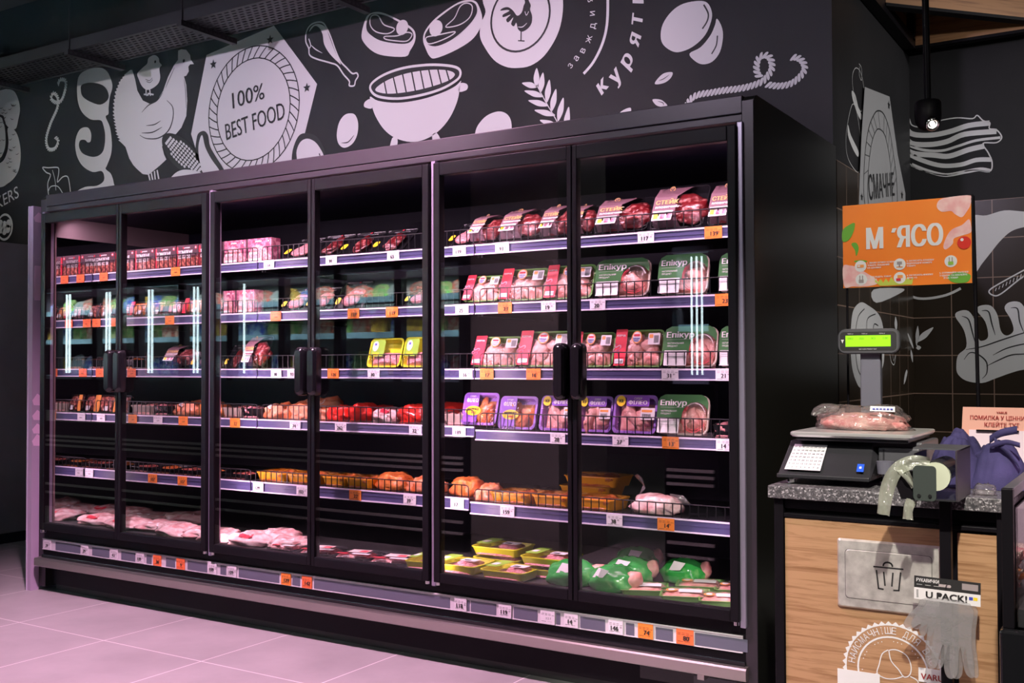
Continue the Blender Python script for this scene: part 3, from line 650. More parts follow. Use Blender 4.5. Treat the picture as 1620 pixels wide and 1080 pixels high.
# alcove drawings
sd = dict(parent=wall_s, ax=0, val=XC)
k = MU('onion_drawing', 1300, **sd)
k.line([(175, 352), (160, 380), (158, 430), (168, 500), (190, 560), (205, 575), (216, 520), (218, 470), (210, 410), (195, 365)], 4, closed=True)
k.line([(158, 540), (140, 600), (125, 700), (128, 790), (150, 850), (188, 892), (196, 830), (200, 740), (192, 650), (175, 560)], 4, closed=True)
k.fill([(155, 470), (172, 490), (190, 560), (205, 595), (200, 620), (180, 580), (158, 510)]).fill([(135, 645), (150, 700), (188, 780), (186, 812), (160, 770), (135, 700)])
k.line([(192, 330), (205, 355), (205, 415), (193, 385), (195, 345)], 4).done()
k = MU('tasty_badge_drawing', 1300, parent=wall_s, ax=0, val=XC+.010)
k.fill([(222, 450), (350, 500), (392, 800), (432, 1000), (433, 1110), (190, 1110), (195, 940), (205, 700)], 'vinyl_shaded', 0, False)
k.line([(226, 1090), (215, 980), (222, 800), (240, 670), (265, 600), (290, 573), (322, 595), (350, 680), (370, 800), (385, 920), (392, 1090)], 7, 'vinylk', 1)
k.line([(243, 1090), (236, 990), (242, 850), (257, 740), (278, 680), (298, 668), (325, 700), (345, 790), (358, 900), (366, 1090)], 6, 'vinylk', 1)
A = [(218, 900), (222, 800), (231, 735), (240, 670), (252, 630), (265, 600), (290, 573), (322, 595), (337, 635), (350, 680), (361, 740), (370, 800), (378, 860), (385, 920)]
B = [(240, 880), (246, 810), (252, 760), (262, 720), (272, 690), (285, 672), (300, 668), (318, 688), (330, 722), (341, 770), (349, 820), (355, 870), (360, 930), (363, 980)]
for a, b in zip(A, B): k.line([a, b], 4, 'vinylk', 1, smooth=False)
k.star((345, 545), 26).star((205, 1020), 24).star((413, 1010), 26)
k.text('СМАЧНЕ', (243, 1035), (374, 1012), 128, bold=-.004).done()
bd = dict(parent=wall_a, ax=1, val=YB)
k = MU('bacon_drawing', 1300, **bd)
for l, wd in (([(430, 650), (465, 692), (560, 700), (660, 682), (760, 650), (868, 637)], 26), ([(430, 700), (465, 742), (560, 748), (650, 732), (740, 695), (905, 680)], 26), ([(430, 745), (520, 775), (620, 780), (700, 758), (800, 727), (925, 712)], 13), ([(430, 770), (480, 795), (580, 803), (660, 808), (760, 775), (842, 756)], 26), ([(440, 792), (520, 830), (620, 857), (720, 852), (800, 828), (878, 826)], 22), ([(465, 852), (540, 882), (640, 906), (740, 890), (820, 876), (872, 884)], 18)):
    k.line(l, wd)
k.line([(430, 600), (452, 612), (468, 648), (520, 656), (610, 625), (700, 610), (780, 614), (805, 597), (835, 624), (870, 635), (868, 665), (905, 672), (932, 710), (905, 738), (835, 742), (862, 790), (882, 840), (868, 888), (780, 880), (650, 907), (540, 888), (465, 855), (420, 792), (420, 690), (425, 620)], 6, closed=True).done()
F = dict(sc=2.841)
YT = YB-.01
fb = dict(parent=wall_a, ax=1, val=YT, sc=2.841); fs = dict(parent=wall_s, ax=0, val=XC+.01, sc=2.841)
k = MU('jug_drawing', 1300, 280, **fb)
k.fill([(640, 180), (690, 170), (740, 172), (820, 150), (909, 155), (1000, 160), (1000, 212), (909, 225), (850, 245), (800, 290), (760, 340), (720, 390), (690, 430), (640, 440)]).done()
k = MU('comb_drawing', 1300, 280, **fb)
k.line([(753, 510), (800, 478), (909, 418), (1000, 370), (1000, 405), (909, 445), (805, 525), (768, 530)], 6, closed=True)
for i in range(9): k.line([(785+i*16, 498-i*9), (780+i*16, 512-i*8)], 3, smooth=False)
k.done()
k = MU('ribs_drawing', 1300, 280, **fb)
k.fill([(605, 850), (613, 800), (650, 762), (640, 690), (600, 625), (618, 602), (660, 602), (690, 650), (705, 725), (725, 735), (748, 715), (735, 650), (698, 600), (712, 578), (760, 578), (790, 620), (805, 690), (832, 712), (862, 690), (850, 640), (822, 590), (842, 563), (890, 562), (930, 600), (1000, 590), (1000, 860), (909, 865), (850, 880), (780, 905), (720, 925), (650, 915), (612, 885)])
for l in ([(648, 775), (720, 762), (800, 735), (909, 700), (1000, 680)], [(640, 820), (665, 790), (700, 795), (740, 830), (742, 880), (722, 905)], [(740, 850), (790, 825), (850, 800), (909, 795), (1000, 790)], [(770, 800), (830, 770), (909, 750), (1000, 740)], [(630, 625), (660, 640), (678, 700), (690, 745)], [(720, 600), (750, 605), (765, 660), (780, 710)], [(850, 588), (880, 592), (890, 650), (909, 700)]):
    k.line(l, 6, 'vinylk', 1, taper=True)
k.done()
k = MU('onion_slice_drawing', 1300, 280, **fs)
k.fill([(133, 640), (145, 590), (175, 563), (205, 575), (250, 610), (272, 660), (280, 740), (278, 830), (262, 880), (230, 930), (178, 950), (150, 910), (133, 840), (128, 740)])
for l in ([(150, 690), (163, 625), (190, 592)], [(200, 690), (205, 635), (240, 615)], [(228, 690), (235, 660), (252, 668)], [(150, 790), (160, 860), (180, 900)], [(250, 880), (262, 820), (265, 760)]): k.line(l, 5, 'vinylk', 1)
k.done()
k = MU('herb_drawing', 1300, 280, **fs)
k.leaf((331, 627), (334, 690), 12).line([(305, 795), (312, 830), (325, 842), (332, 800)], 5).line([(318, 795), (322, 825), (330, 800)], 3).fill([(368, 930), (372, 890), (381, 865), (384, 880), (376, 915)])
k.fill([(232, 505), (360, 500), (355, 520), (245, 565)]).leaf((385, 700), (412, 772), 9).leaf((408, 832), (400, 775), 9).done()
k = MU('herb_drawing', 1300, 280, **fb)
k.leaf((502, 675), (425, 742), 26).leaf((432, 668), (428, 750), 16).leaf((447, 765), (425, 768), 20).line([(436, 770), (425, 745), (426, 700)], 4)
k.line([(380, 500), (410, 538), (470, 546), (560, 530), (625, 500)], 11).done()

# ------------------------------------------------------------------ overhead: trays, duct, wood frame, pendant
t = thing('cable_tray', (0, 0, 0), 'black perforated cable tray hanging along the mural wall', 'cable tray')
MB().add([(-4, .43, 2.98), (2.6, .43, 2.98), (2.6, .72, 2.98), (-4, .72, 2.98)], [(0, 1, 2, 3)], 'perf').build('tray_base', t)
boxo('tray_side', -4, 2.6, .425, .43, 2.975, 3.04, 'tray_steel', t); boxo('tray_side', -4, 2.6, .72, .725, 2.975, 3.04, 'tray_steel', t)
for i in range(5):
    x = -1.37+i*.955
    b = MB().box(x-.018, x+.018, .40, .79, 2.945, 2.975, 'tray_steel').build('bracket', t)
    mb = MB()
    for j in range(12): mb.box(x+.018, x+.0185, .415+j*.03, .43+j*.03, 2.955, 2.967, 'vinylk')
    mb.build('bracket_slots', b)
    MB().cyl((x, .42, 2.975), .004, CZ-2.975, 'tray_steel', n=6).build('hanging_rod', t)
t = thing('air_duct', (0, 0, 0), 'large black rectangular duct under the dark ceiling', 'duct')
MB().box(-1.4, -.3, -1.2, .3, 3.25, 3.7, 'ceil').build('duct_body', t, .01)
boxo('duct_flange', -.36, -.32, -1.22, .32, 3.23, 3.72, 'tray_steel', t)
t = thing('wood_ceiling_frame', (0, 0, 0), 'oak boards in a black steel frame above the alcove', 'ceiling frame')
boxo('steel_beam', 3.775, 3.83, 1.10, 2.46, 2.80, 2.86, 'black', t)
boxo('post', 3.80, 3.835, 2.36, 2.4, 2.84, 3.4, 'black', t)
boxo('wood_board', 3.775, 7, 2.42, 2.45, 2.815, 3.25, 'woodc', t)
boxo('edge_strip', 3.775, 7, 2.41, 2.46, 2.80, 2.815, 'black', t)
p, q = at(1396, 12, 2, 2.83), at(1640, 38, 2, 2.83); d = (q-p).normalized(); nn = Vector((d.y, -d.x, 0))*.02; q = p+d*1.9
def slab(z0, z1, m, nm, kx=1):
    a = [p-nn*kx, q-nn*kx, q+nn*kx, p+nn*kx]
    MB().hexa([(v.x, v.y, z0) for v in a]+[(v.x, v.y, z1) for v in a], m).build(nm, t)
slab(2.845, 3.3, 'woodc', 'wood_board'); slab(2.83, 2.845, 'black', 'edge_strip', 1.4)
boxo('wood_board', 3.79, 3.80, 1.7, 2.4, 2.86, 3.3, 'woodc', t)
t = thing('pendant_spotlight', (4.277, .28, 1.96), 'black pendant spotlight on a rod in front of the bacon drawing', 'lamp')
MB().tube([(-.02, 0, CZ-1.96), (0, 0, .04)], .011, 'black', 10).build('rod', t)
rings = []
for z, r_ in ((.052, .036), (.045, .041), (.0, .042), (-.02, .038), (-.038, .026), (-.045, .012)): rings.append([(r_*math.cos(2*PI*i/24), r_*math.sin(2*PI*i/24), z) for i in range(24)])
MB().loft(rings, 'black').build('lamp_head', t)
ax_ = (CAM-Vector((4.277, .28, 1.96))); ax_ = Vector((.35, -.7, -.62)).normalized(); qt = ax_.to_track_quat('Z', 'Y').to_matrix()
mb = MB()
o_ = Vector((.012, -.018, -.018))
mb.loft([[o_+qt @ Vector((r_*math.cos(2*PI*i/16), r_*math.sin(2*PI*i/16), z)) for i in range(16)] for z, r_ in ((0, .022), (.03, .022), (.03, .017), (.02, .012))], 'chrome')
mb.build('reflector', t)
mb = MB(); mb.ell(o_+ax_*.024, (.008, .008, .008), mat('bulb', (1, 1, 1), .3, emis=(1, .95, .85), es=2.5)); mb.build('bulb', t)

# tall grey cupboard at the far left
t = thing('tall_grey_cupboard', (-1.5, 0, 0), 'tall dark grey cupboard side standing left of the display case', 'cupboard')
MB().box(-1.0, 0, -.7, YM-.02, .07, 1.965, mat('grey_lilac_laminate', (.16, .15, .17), .33, noise_c=(.2, .19, .215), nscale=3)).build('body', t, .004)
boxo('plinth', -.96, -.03, -.66, YM-.04, 0, .07, 'black', t)
# lilac end panel beside the case
t = thing('end_panel', (-.08, 0, 0), 'lilac printed end panel standing against the left side of the case', 'panel')
MB().box(-.02, .018, -.03, 1.0, 0, 1.99, mat('lilac_laminate', (.42, .33, .46), .4)).build('board', t)
boxo('edge_band', -.0205, -.013, -.033, -.03, 0, 1.99, mat('pale_lilac_edge', (.55, .5, .62), .4), t)
mb = MB()
for z, h in ((1.93, .06), (.98, .07), (.9, .06), (.83, .06), (.77, .07)): MB().poly([(.0185, y, z+dz) for y, dz in ((-.028, 0), (.0, h*.5), (.03, h*.2), (.02, -h*.4), (-.02, -h*.35))], mat('pale_pink_print', (.8, .55, .75), .45)).build('leaf_print', t)
mb.box(.018, .0188, -.02, .05, 1.5, 1.68, mat('pale_pink_print', (.8, .55, .75), .45))
mb.build('print', t)

# ------------------------------------------------------------------ display case
case = thing('refrigerated_display_case', (0, 0, 0), 'long black glass-door meat display case against the mural wall', 'display case')
W = 3.75; H = 2.045
mb = MB(); mb.box(0, W, .0, .05, 1.985, H, 'header'); mb.box(0, W, .002, .05, 1.958, 1.983, 'header'); mb.build('header', case, .003)
MB().box(0, W, .05, 1.0, 1.95, H, 'black').build('roof', case)
def endp(x0, x1, y0, nm):
    prof = [(y0, 0.02), (1.0, .02), (1.0, H), (y0+.03, H), (y0+.012, H-.006), (y0+.003, H-.018), (y0, H-.035)]
    MB().loft([[(x0, y, z) for y, z in prof], [(x1, y, z) for y, z in prof]], 'sidepanel', smooth=False).build(nm, case, .004)
endp(-.055, -.0, .012, 'side_panel'); endp(W+.003, W+.04, .0, 'side_panel')
MB().box(W, W+.04, -.004, .0, .12, H-.02, 'header').build('corner_trim', case, .0015)
MB().box(-.05, 0, .006, .012, .12, H-.02, 'header').build('corner_trim', case, .0015)
boxo('rear_liner', 0.0, W, .93, .99, .3, 1.95, 'liner', case)
boxo('inner_ceiling', 0.01, W, .05, .93, 1.935, 1.95, 'liner', case)
mb = MB(); mb.hexa([(.0, .05, 1.83), (.0, .93, 1.83), (.010, .93, 1.83), (.010, .05, 1.83), (0, .05, 1.94), (0, .93, 1.94), (.010, .93, 1.94), (.010, .05, 1.94)], 'liner_side'); mb.build('side_liner', case)
boxo('mirror_panel', .0, .012, .055, .93, .335, 1.83, 'mirror', case)
boxo('mirror_panel', W-.012, W, .055, .93, .335, 1.83, 'mirror', case)
boxo('liner_edge', .0, .012, .046, .055, .33, 1.85, mat('liner_edge_strip', (.2, .13, .14), .4), case)
boxo('inner_deck', .0, W, .05, .93, .30, .335, 'deck', case)
boxo('door_sill', 0, W, .006, .05, .275, .318, 'black', case)
MB().box(0, W, .05, 1.0, .055, .3, 'black').build('lower_body', case)
boxo('sill_board', 0, W, .0, .05, .18, .275, 'black', case)
boxo('lower_lip', 0, W, -.012, .05, .172, .19, 'blackgloss', case, .002)
mb = MB().box(0.02, W-.02, .045, .05, .032, .17, 'black')
mb.box(3.35, 3.72, .043, .045, .065, .13, 'blackgloss'); mb.cyl((3.33, .044, .115), .004, -.004, 'chrome', 1, 8); mb.box(3.55, 3.7, .041, .043, .07, .105, 'plasticgrey')
mb.build('kick_plate', case)
MB().box(0.02, W-.02, .06, .95, .0, .032, mat('grey_green_plinth', (.035, .04, .036), .5)).build('plinth', case)
mb = MB(); prof = [(-.03, .132), (-.034, .136), (-.034, .168), (-.030, .174), (.0, .176), (.0, .132)]
mb.loft([[(-.03, y, z) for y, z in prof], [(W+.01, y, z) for y, z in prof]], 'steel', smooth=False)
bp = mb.build('bumper_rail', case)
mb = MB()
for x in (3.6,): mb.box(x-.012, x+.012, -.02, .045, .112, .132, 'steel')
mb.build('bumper_clip', bp)
mb = MB(); mb.box(0.0, W-.01, -.004, 0, .216, .272, 'strip'); mb.box(0.0, W-.01, -.007, -.004, .268, .272, 'strip'); mb.box(0.0, W-.01, -.007, -.004, .216, .219, 'strip')
pr = mb.build('price_channel', case)
# vertical mullion profiles between the door pairs
for x in (0.004, 1.25, 2.5, W-.004):
    MB().box(x-.010, x+.010, -.016, .04, .3, 1.955, 'mullion').build('mullion', case, .003)
# doors
GX = 0.027
for i in range(6):
    hinge_left = (i % 2 == 0)
    x0 = i*.625+(.012 if hinge_left else .002); x1 = (i+1)*.625-(.002 if hinge_left else .012)
    d = thing('door'); d.parent = case; d.location = (x0, -.0, 0)
    w_ = x1-x0; z0, z1 = .32, 1.943
    a, b = (.03, .018) if hinge_left else (.018, .03)
    mb = MB(); mb.box(0, a, -.032, .004, z0, z1, 'black'); mb.box(w_-b, w_, -.032, .004, z0, z1, 'black'); mb.box(a, w_-b, -.032, .004, z1-.05, z1, 'black'); mb.box(a, w_-b, -.032, .004, z0, z0+.038, 'black')
    mb.build('door_frame', d, .003)
    MB().box(a, w_-b, -.026, -.021, z0+.038, z1-.05, 'glass').build('glass_pane', d)
    hx = w_-.034 if hinge_left else .032
    prof = []
    zz0, zz1 = 1.03, 1.235
    rings = []
    for t_, y_ in ((.0, -.032), (0, -.058), (.006, -.07), (.014, -.075)):
        rings.append([(hx+px_, y_, (zz0+zz1)/2+pz_) for px_, pz_ in rrect(.052-t_*1.6, zz1-zz0-t_*2, .022-t_*.5, 5)])
    MB().loft(rings, 'blackgloss').build('handle', d)
    hxx = .0 if hinge_left else w_
    sgn = 1 if hinge_left else -1
    mb = MB(); mb.cyl((hxx+sgn*.014, -.018, z0-.012), .010, .012, 'chrome', n=12); mb.build('hinge', d)
# shelves
ROWZ = {1: [1.655]*3, 2: [1.41]*3, 3: [1.142]*3, 4: [.903, .903, .891], 5: [.613, .613, .600]}
RY = {1: .275, 2: .275, 3: .275, 4: .275, 5: .235}
ROWN = {1: 'top', 2: 'second', 3: 'third', 4: 'fourth', 5: 'fifth', 6: 'bottom deck'}
for r_ in range(1, 6):
    for mth in range(3):
        x0, x1 = mth*1.25+(.016 if mth == 0 else .004), (mth+1)*1.25-(.016 if mth == 2 else .004)
        zt = ROWZ[r_][mth]; y = RY[r_]; hgt = .043 if r_ < 5 else .05
        sh = MB().box(x0, x1, y+.006, .80, zt-.022, zt-.004, 'shelf').box(x0, x0+.01, y+.04, .9, zt-.05, zt-.02, 'shelf').box(x1-.01, x1, y+.04, .9, zt-.05, zt-.02, 'shelf').build('shelf', case)
        mb = MB(); mb.box(x0, x1, y, y+.006, zt-hgt, zt, 'rail'); mb.box(x0, x1, y-.006, y, zt-hgt, zt-hgt+.005, 'railtrim'); mb.box(x0, x1, y-.004, y, zt-.006, zt, 'railtrim')
        mb.box(x0, x1, y-.002, y, zt-.024, zt-.021, 'rail')
        mb.build('price_rail', sh)
        mb = MB(); fh = .068 if r_ in (1, 4) else .062; fy = y+.014; g0, g1 = x0+.012, x1-.012; n_ = 36
        if r_ == 5: fh = .05
        mb.tube([(g0, fy, zt), (g0, fy, zt+fh-.012), (g0+.004, fy, zt+fh-.004), (g0+.012, fy, zt+fh), (g1-.012, fy, zt+fh), (g1-.004, fy, zt+fh-.004), (g1, fy, zt+fh-.012), (g1, fy, zt)], .0024, 'wire', 5)
        for j in range(1, n_): xx = g0+(g1-g0)*j/n_; mb.box(xx-.0016, xx+.0016, fy-.0016, fy+.0016, zt, zt+fh, 'wire')
        mb.box(g0, g1, fy-.0013, fy+.0013, zt+.004, zt+.0066, 'wire')
        mb.build('wire_fence', sh)

# ------------------------------------------------------------------ price tags
ROWDESC = {1: 'top shelf', 2: 'second shelf', 3: 'third shelf', 4: 'fourth shelf', 5: 'fifth shelf', 6: 'base price strip'}
TAGS = {
 1: [(163, 'r', ''), (190, 'r', ''), (277, 'o', ''), (425, 'w', '134'), (524, 'w', '91'), (622, 'w', '65'), (727, 'w', '139'), (795, 'w', '93'), (1023, 'w', '117'), (1130, 'o', '139')],
 2: [(152, 'r', ''), (182, 'r', ''), (268, 'o', ''), (330, 'o', ''), (436, 'r', ''), (559, 'o', '159'), (620, 'o', '119'), (731, 'w', '25'), (799, 'o', '23'), (868, 'w', '19'), (946, 'w', '20'), (1146, 'o', '23')],
 3: [(158, 'r', ''), (208, 'r', ''), (437, 'w', '30'), (463, 'w', '93'), (478, 'w', ''), (527, 'o', '126'), (591, 'w', '30'), (737, 'w', '16'), (770, 'o', '17'), (844, 'o', '16'), (1060, 'w', '31'), (1146, 'w', '21')],
 4: [(160, 'w', ''), (210, 'o', ''), (250, 'w', ''), (290, 'o', ''), (372, 'o', '22'), (467, 'w', '74'), (539, 'w', '262'), (657, 'w', '22'), (726, 'w', '189'), (882, 'w', '28'), (981, 'w', '27'), (1060, 'o', '13'), (1146, 'w', '14')],
 5: [(142, 'w', ''), (242, 'o', '107'), (289, 'o', '107'), (409, 'w', '129'), (478, 'w', '103'), (562, 'o', '22'), (648, 'w', '39'), (680, 'o', ''), (723, 'w', '17'), (802, 'w', '159'), (971, 'w', '38'), (1052, 'o', '14')],
 6: [(77, 'w', '29'), (136, 'w', '29'), (182, 'w', '43'), (223, 'w', '109'), (250, 'r', '36'), (287, 'r', '9'), (337, 'w', '109'), (368, 'w', '109'), (453, 'o', '129'), (486, 'r', '142'), (728, 'w', '118'), (798, 'w', '119'), (865, 'w', ''), (902, 'w', '14'), (972, 'w', '146'), (1019, 'o', '74'), (1081, 'r', '80')]}
TAGW = {6: {1081: 33, 1019: 31}}
tagn = 0; USED = set()
for r_, L in TAGS.items():
    wi = oi = 0
    for px, colr, num in L:
        y = RY[r_]-.0065 if r_ < 6 else -.0085
        P0 = at(px, 600, 1, y)
        if r_ < 6:
            mth = min(2, max(0, int(P0.x/1.25))); zt = ROWZ[r_][mth]; z = zt-.0215 if r_ < 5 else zt-.025
        else: z = .243
        wt, ht = (.066, .044) if r_ < 6 else (.056, .05)
        wt = {865: .06, 1081: .062, 478: .03 if r_ == 3 else wt}.get(px, wt)
        mb = MB(); m_ = {'w': 'tagw', 'o': 'tago', 'r': 'tagr'}[colr]
        mb.box(-wt/2, wt/2, -.001, .001, -ht/2, ht/2, m_)
        k_ = 'ink'
        if num:
            mb.text(num, (-.003 if colr == 'w' else .005, -.0013, -.012), X3, Z3, .016, k_, 'c', .03)
            mb.text('00', (.016 if len(num) < 3 else .021, -.0013, -.002), X3, Z3, .006, k_, 'c', 0)
        else: mb.text('1099' if r_ < 6 else '3 5 7', (.004, -.0013, -.008), X3, Z3, .008, k_, 'c')
        for q in range(2):
            for j in range(3 if q == 0 else 4): mb.box(-wt*.42+j*wt*.24, -wt*.42+j*wt*.24+wt*.17, -.0012, -.001, .010-q*.005+ .002, .0112-q*.005+.002, k_)
        mb.box(-wt*.42, -wt*.1, -.0012, -.001, -.0165, -.0152, k_); mb.box(0, wt*.3, -.0012, -.001, -.0165, -.0158, k_)
        o = mb.build('price_tag'); o.location = (P0.x, y, z)
        cn = {'w': 'white', 'o': 'orange', 'r': 'red-orange'}[colr]
        where = ROWDESC[r_] if r_ == 6 else ROWDESC[r_]+' rail'
        o_i = [q for q in L if q[1] == colr]; idx = [q[0] for q in o_i].index(px)
        lab = f"{cn} price tag on the {where}, {ORD[idx] if idx < 14 else 'last'} {cn} tag from the left"
        tag(o, lab, 'price tag', f"{cn} price tags on the {where}")
        if r_ == 6:
            pass
# slate inserts of the base strip, between the tags
ins = [(88, 127), (146, 173), (192, 214), (232, 240), (263, 277), (297, 328), (349, 358), (378, 442), (463, 475), (497, 712), (739, 743), (745, 785), (813, 850), (880, 886), (918, 957), (990, 1003), (1037, 1064), (1099, 1182)]
mb = MB()
for a, b in ins: boxo('slate_insert', at(a, 900, 1, -.004).x, at(b, 900, 1, -.004).x, -.0055, -.004, .221, .262, 'slate', pr)

# ------------------------------------------------------------------ packages (local frame: x right, y up the face, z out of the face)
def tray(mb, w, h, d, m, rad=.02, lip=.006, inset=.012):
    def rg(ww, hh, z, r): return [(x, y+h/2, z) for x, y in rrect(ww, hh, r)]
    mb.loft([rg(w-2*inset, h-2*inset, 0, rad*.7), rg(w-lip, h-lip, d*.9, rad), rg(w, h, d*.9, rad), rg(w, h, d, rad), rg(w-2*lip, h-2*lip, d, rad*.9), rg(w-2*inset-.006, h-2*inset-.006, .004, rad*.6)], m, smooth=False)
    return mb
def base_pkg(name): t = thing(name); return t
def lbl(mb, x0, x1, y0, y1, z, m, r=.003):
    mb.loft([[(x, y, z) for x, y in rrect(x1-x0, y1-y0, r, 3, (x0+x1)/2, (y0+y1)/2)], [(x, y, z+.0006) for x, y in rrect(x1-x0, y1-y0, r, 3, (x0+x1)/2, (y0+y1)/2)]], m, smooth=False)
def disc(mb, x, y, rx, ry, z, m, n=24):
    ring = [(x+rx*math.cos(2*PI*i/n), y+ry*math.sin(2*PI*i/n)) for i in range(n)]
    mb.loft([[(a, b, z) for a, b in ring], [(a, b, z+.0006) for a, b in ring]], m, smooth=False)
def barcode(mb, x, y, w, h, z):
    n = 9
    for i in range(n): mb.box(x+w*i/n, x+w*(i+.5)/n, y, y+h, z, z+.0003, 'ink')
def film(t, w, h, z, d=.012, seed=1, m='film', name='clear_film'):
    MB().pillow(0, h/2, w, h, z, d, m, 10, .25, 45, seed).build(name, t)

PK = {}
def chicken_bits(w, h, z, m='chicken', n=7, seed=1, rz=.018):
    random.seed(seed); mb = MB()
    for i in range(n):
        a = random.uniform(0, PI)
        mb.ell((random.uniform(-w*.33, w*.33), h*.5+random.uniform(-h*.3, h*.3), z), (random.uniform(.035, .05), random.uniform(.018, .026), rz*random.uniform(.8, 1.1)), m, Matrix.Rotation(a, 3, 'Z'), 14, 8, .35, i+seed)
    mb.pillow(0, h/2, w*.94, h*.93, .004, z*.8, m, 10, .4, 40, seed)
    return mb
def mk_redgreen(seed):
    t = base_pkg('chicken_tray'); w, h, d = .2, .145, .035
    tray(MB(), w, h, d, 'tray_green').build('tray', t)
    chicken_bits(w*.94, h*.9, .022, 'chicken', 8, seed, .02).build('meat', t)
    film(t, w*.96, h*.95, d, .012, seed)
    mb = MB(); z = d+.0135
    lbl(mb, -w*.49, -w*.25, .004, h*1.0, z-.002, 'red'); mb.text('КУРЧА', (-w*.37, h*.8, z-.001), X3, Y3, .008, 'white', 'c', .02)
    mb.text('SS', (-w*.37, h*.45, z-.001), (.3, .95, 0), (-.95, .3, 0), .03, 'pinkcard', 'c', .02); lbl(mb, -w*.47, -w*.28, .012, .03, z-.0005, 'white')
    mb.build('red_label', t)
    mb = MB(); disc(mb, -w*.04, h*.78, .021, .024, z, 'orangep'); disc(mb, -w*.04, h*.78, .017, .02, z+.0006, 'white'); lbl(mb, -w*.04-.013, -w*.04+.013, h*.8, h*.86, z+.0012, 'red'); mb.text('НАША', (-w*.04, h*.72, z+.0014), X3, Y3, .007, 'bluep', 'c', .02); mb.text('РЯБА', (-w*.04, h*.66, z+.0014), X3, Y3, .006, 'bluep', 'c', .02)
    mb.build('round_badge', t)
    mb = MB(); lbl(mb, w*.2, w*.44, h*.58, h*.88, z, 'white'); lbl(mb, w*.22, w*.3, h*.75, h*.85, z+.0006, 'orangep'); barcode(mb, w*.32, h*.62, w*.1, h*.2, z+.0007)
    mb.build('weight_label', t)
    return t
def mk_epikur(seed, big=True):
    t = base_pkg('chicken_tray'); w, h, d = .2, .15, .04
    tray(MB(), w, h, d, 'tray_clear', .03).build('tray', t)
    chicken_bits(w*.9, h*.8, .024, 'chicken', 6, seed, .022).build('meat', t)
    film(t, w*.96, h*.95, d, .012, seed)
    z = d+.0135
    # sleeve card with a round window: a dark green band over the upper half
    mb = MB(); top = rrect(w, h, .03, 5, 0, h/2)
    pts = [(-w/2, h*.36), (-w/2, h*.80), (-w*.46, h*.93), (-w*.36, h), (w*.36, h), (w*.46, h*.93), (w/2, h*.80), (w/2, h*.62), (w*.42, h*.74), (w*.30, h*.82), (w*.16, h*.80), (w*.04, h*.68), (0, h*.52), (0, h*.36)]
    P0 = [(x, y, z) for x, y in pts]; P1 = [(x, y, z+.0008) for x, y in pts]
    mb.poly(P1, 'tray_dkgreen'); mb.poly(P0, 'tray_dkgreen')
    mb.text('Епікур', (-w*.44, h*.72, z+.0012), X3, Y3, .021, 'white', 'l', .03, w*.52)
    mb.text('НАТУРАЛЬНИЙ', (-w*.42, h*.56, z+.0012), X3, Y3, .006, 'white', 'l', .01); mb.text('ПРОДУКТ', (-w*.42, h*.49, z+.0012), X3, Y3, .006, 'white', 'l', .01)
    mb.box(-w*.44, w*.02, h*.67, h*.673, z+.0008, z+.001, 'white')
    ring = [(w*.24+w*.21*math.cos(a_), h*.45+h*.33*math.sin(a_)) for a_ in [R(20+i*8) for i in range(15)]]
    for (a1, b1), (a2, b2) in zip(ring, ring[1:]): mb.add([(a1, b1, z+.0012), (a2, b2, z+.0012), (a2*1.02, b2*1.015, z+.0012), (a1*1.02, b1*1.015, z+.0012)], [(0, 1, 2, 3)], 'white')
    mb.build('green_sleeve', t)
    mb = MB(); n = 30
    for k_, wd in ((1.0, .0022), (.86, .0015)):
        for i in range(n):
            if not (9 < i < 28): continue
            a1, a2 = 2*PI*i/n, 2*PI*(i+1)/n; rx, ry = w*.24*k_, h*.36*k_
            mb.add([(w*.24+rx*math.cos(a1), h*.42+ry*math.sin(a1), z+.0004), (w*.24+rx*math.cos(a2), h*.42+ry*math.sin(a2), z+.0004), (w*.24+(rx-wd)*math.cos(a2), h*.42+(ry-wd)*math.sin(a2), z+.0004), (w*.24+(rx-wd)*math.cos(a1), h*.42+(ry-wd)*math.sin(a1), z+.0004)], [(0, 1, 2, 3)], 'red')
    mb.build('window_ring', t)
    mb = MB(); lbl(mb, -w*.47, -w*.04, .004, h*.40, z+.0012, 'white')
    for j in range(3): mb.box(-w*.43, -w*.1, h*.34-j*.007, h*.345-j*.007, z+.0018, z+.002, 'ink')
    mb.build('weight_label', t)
    return t
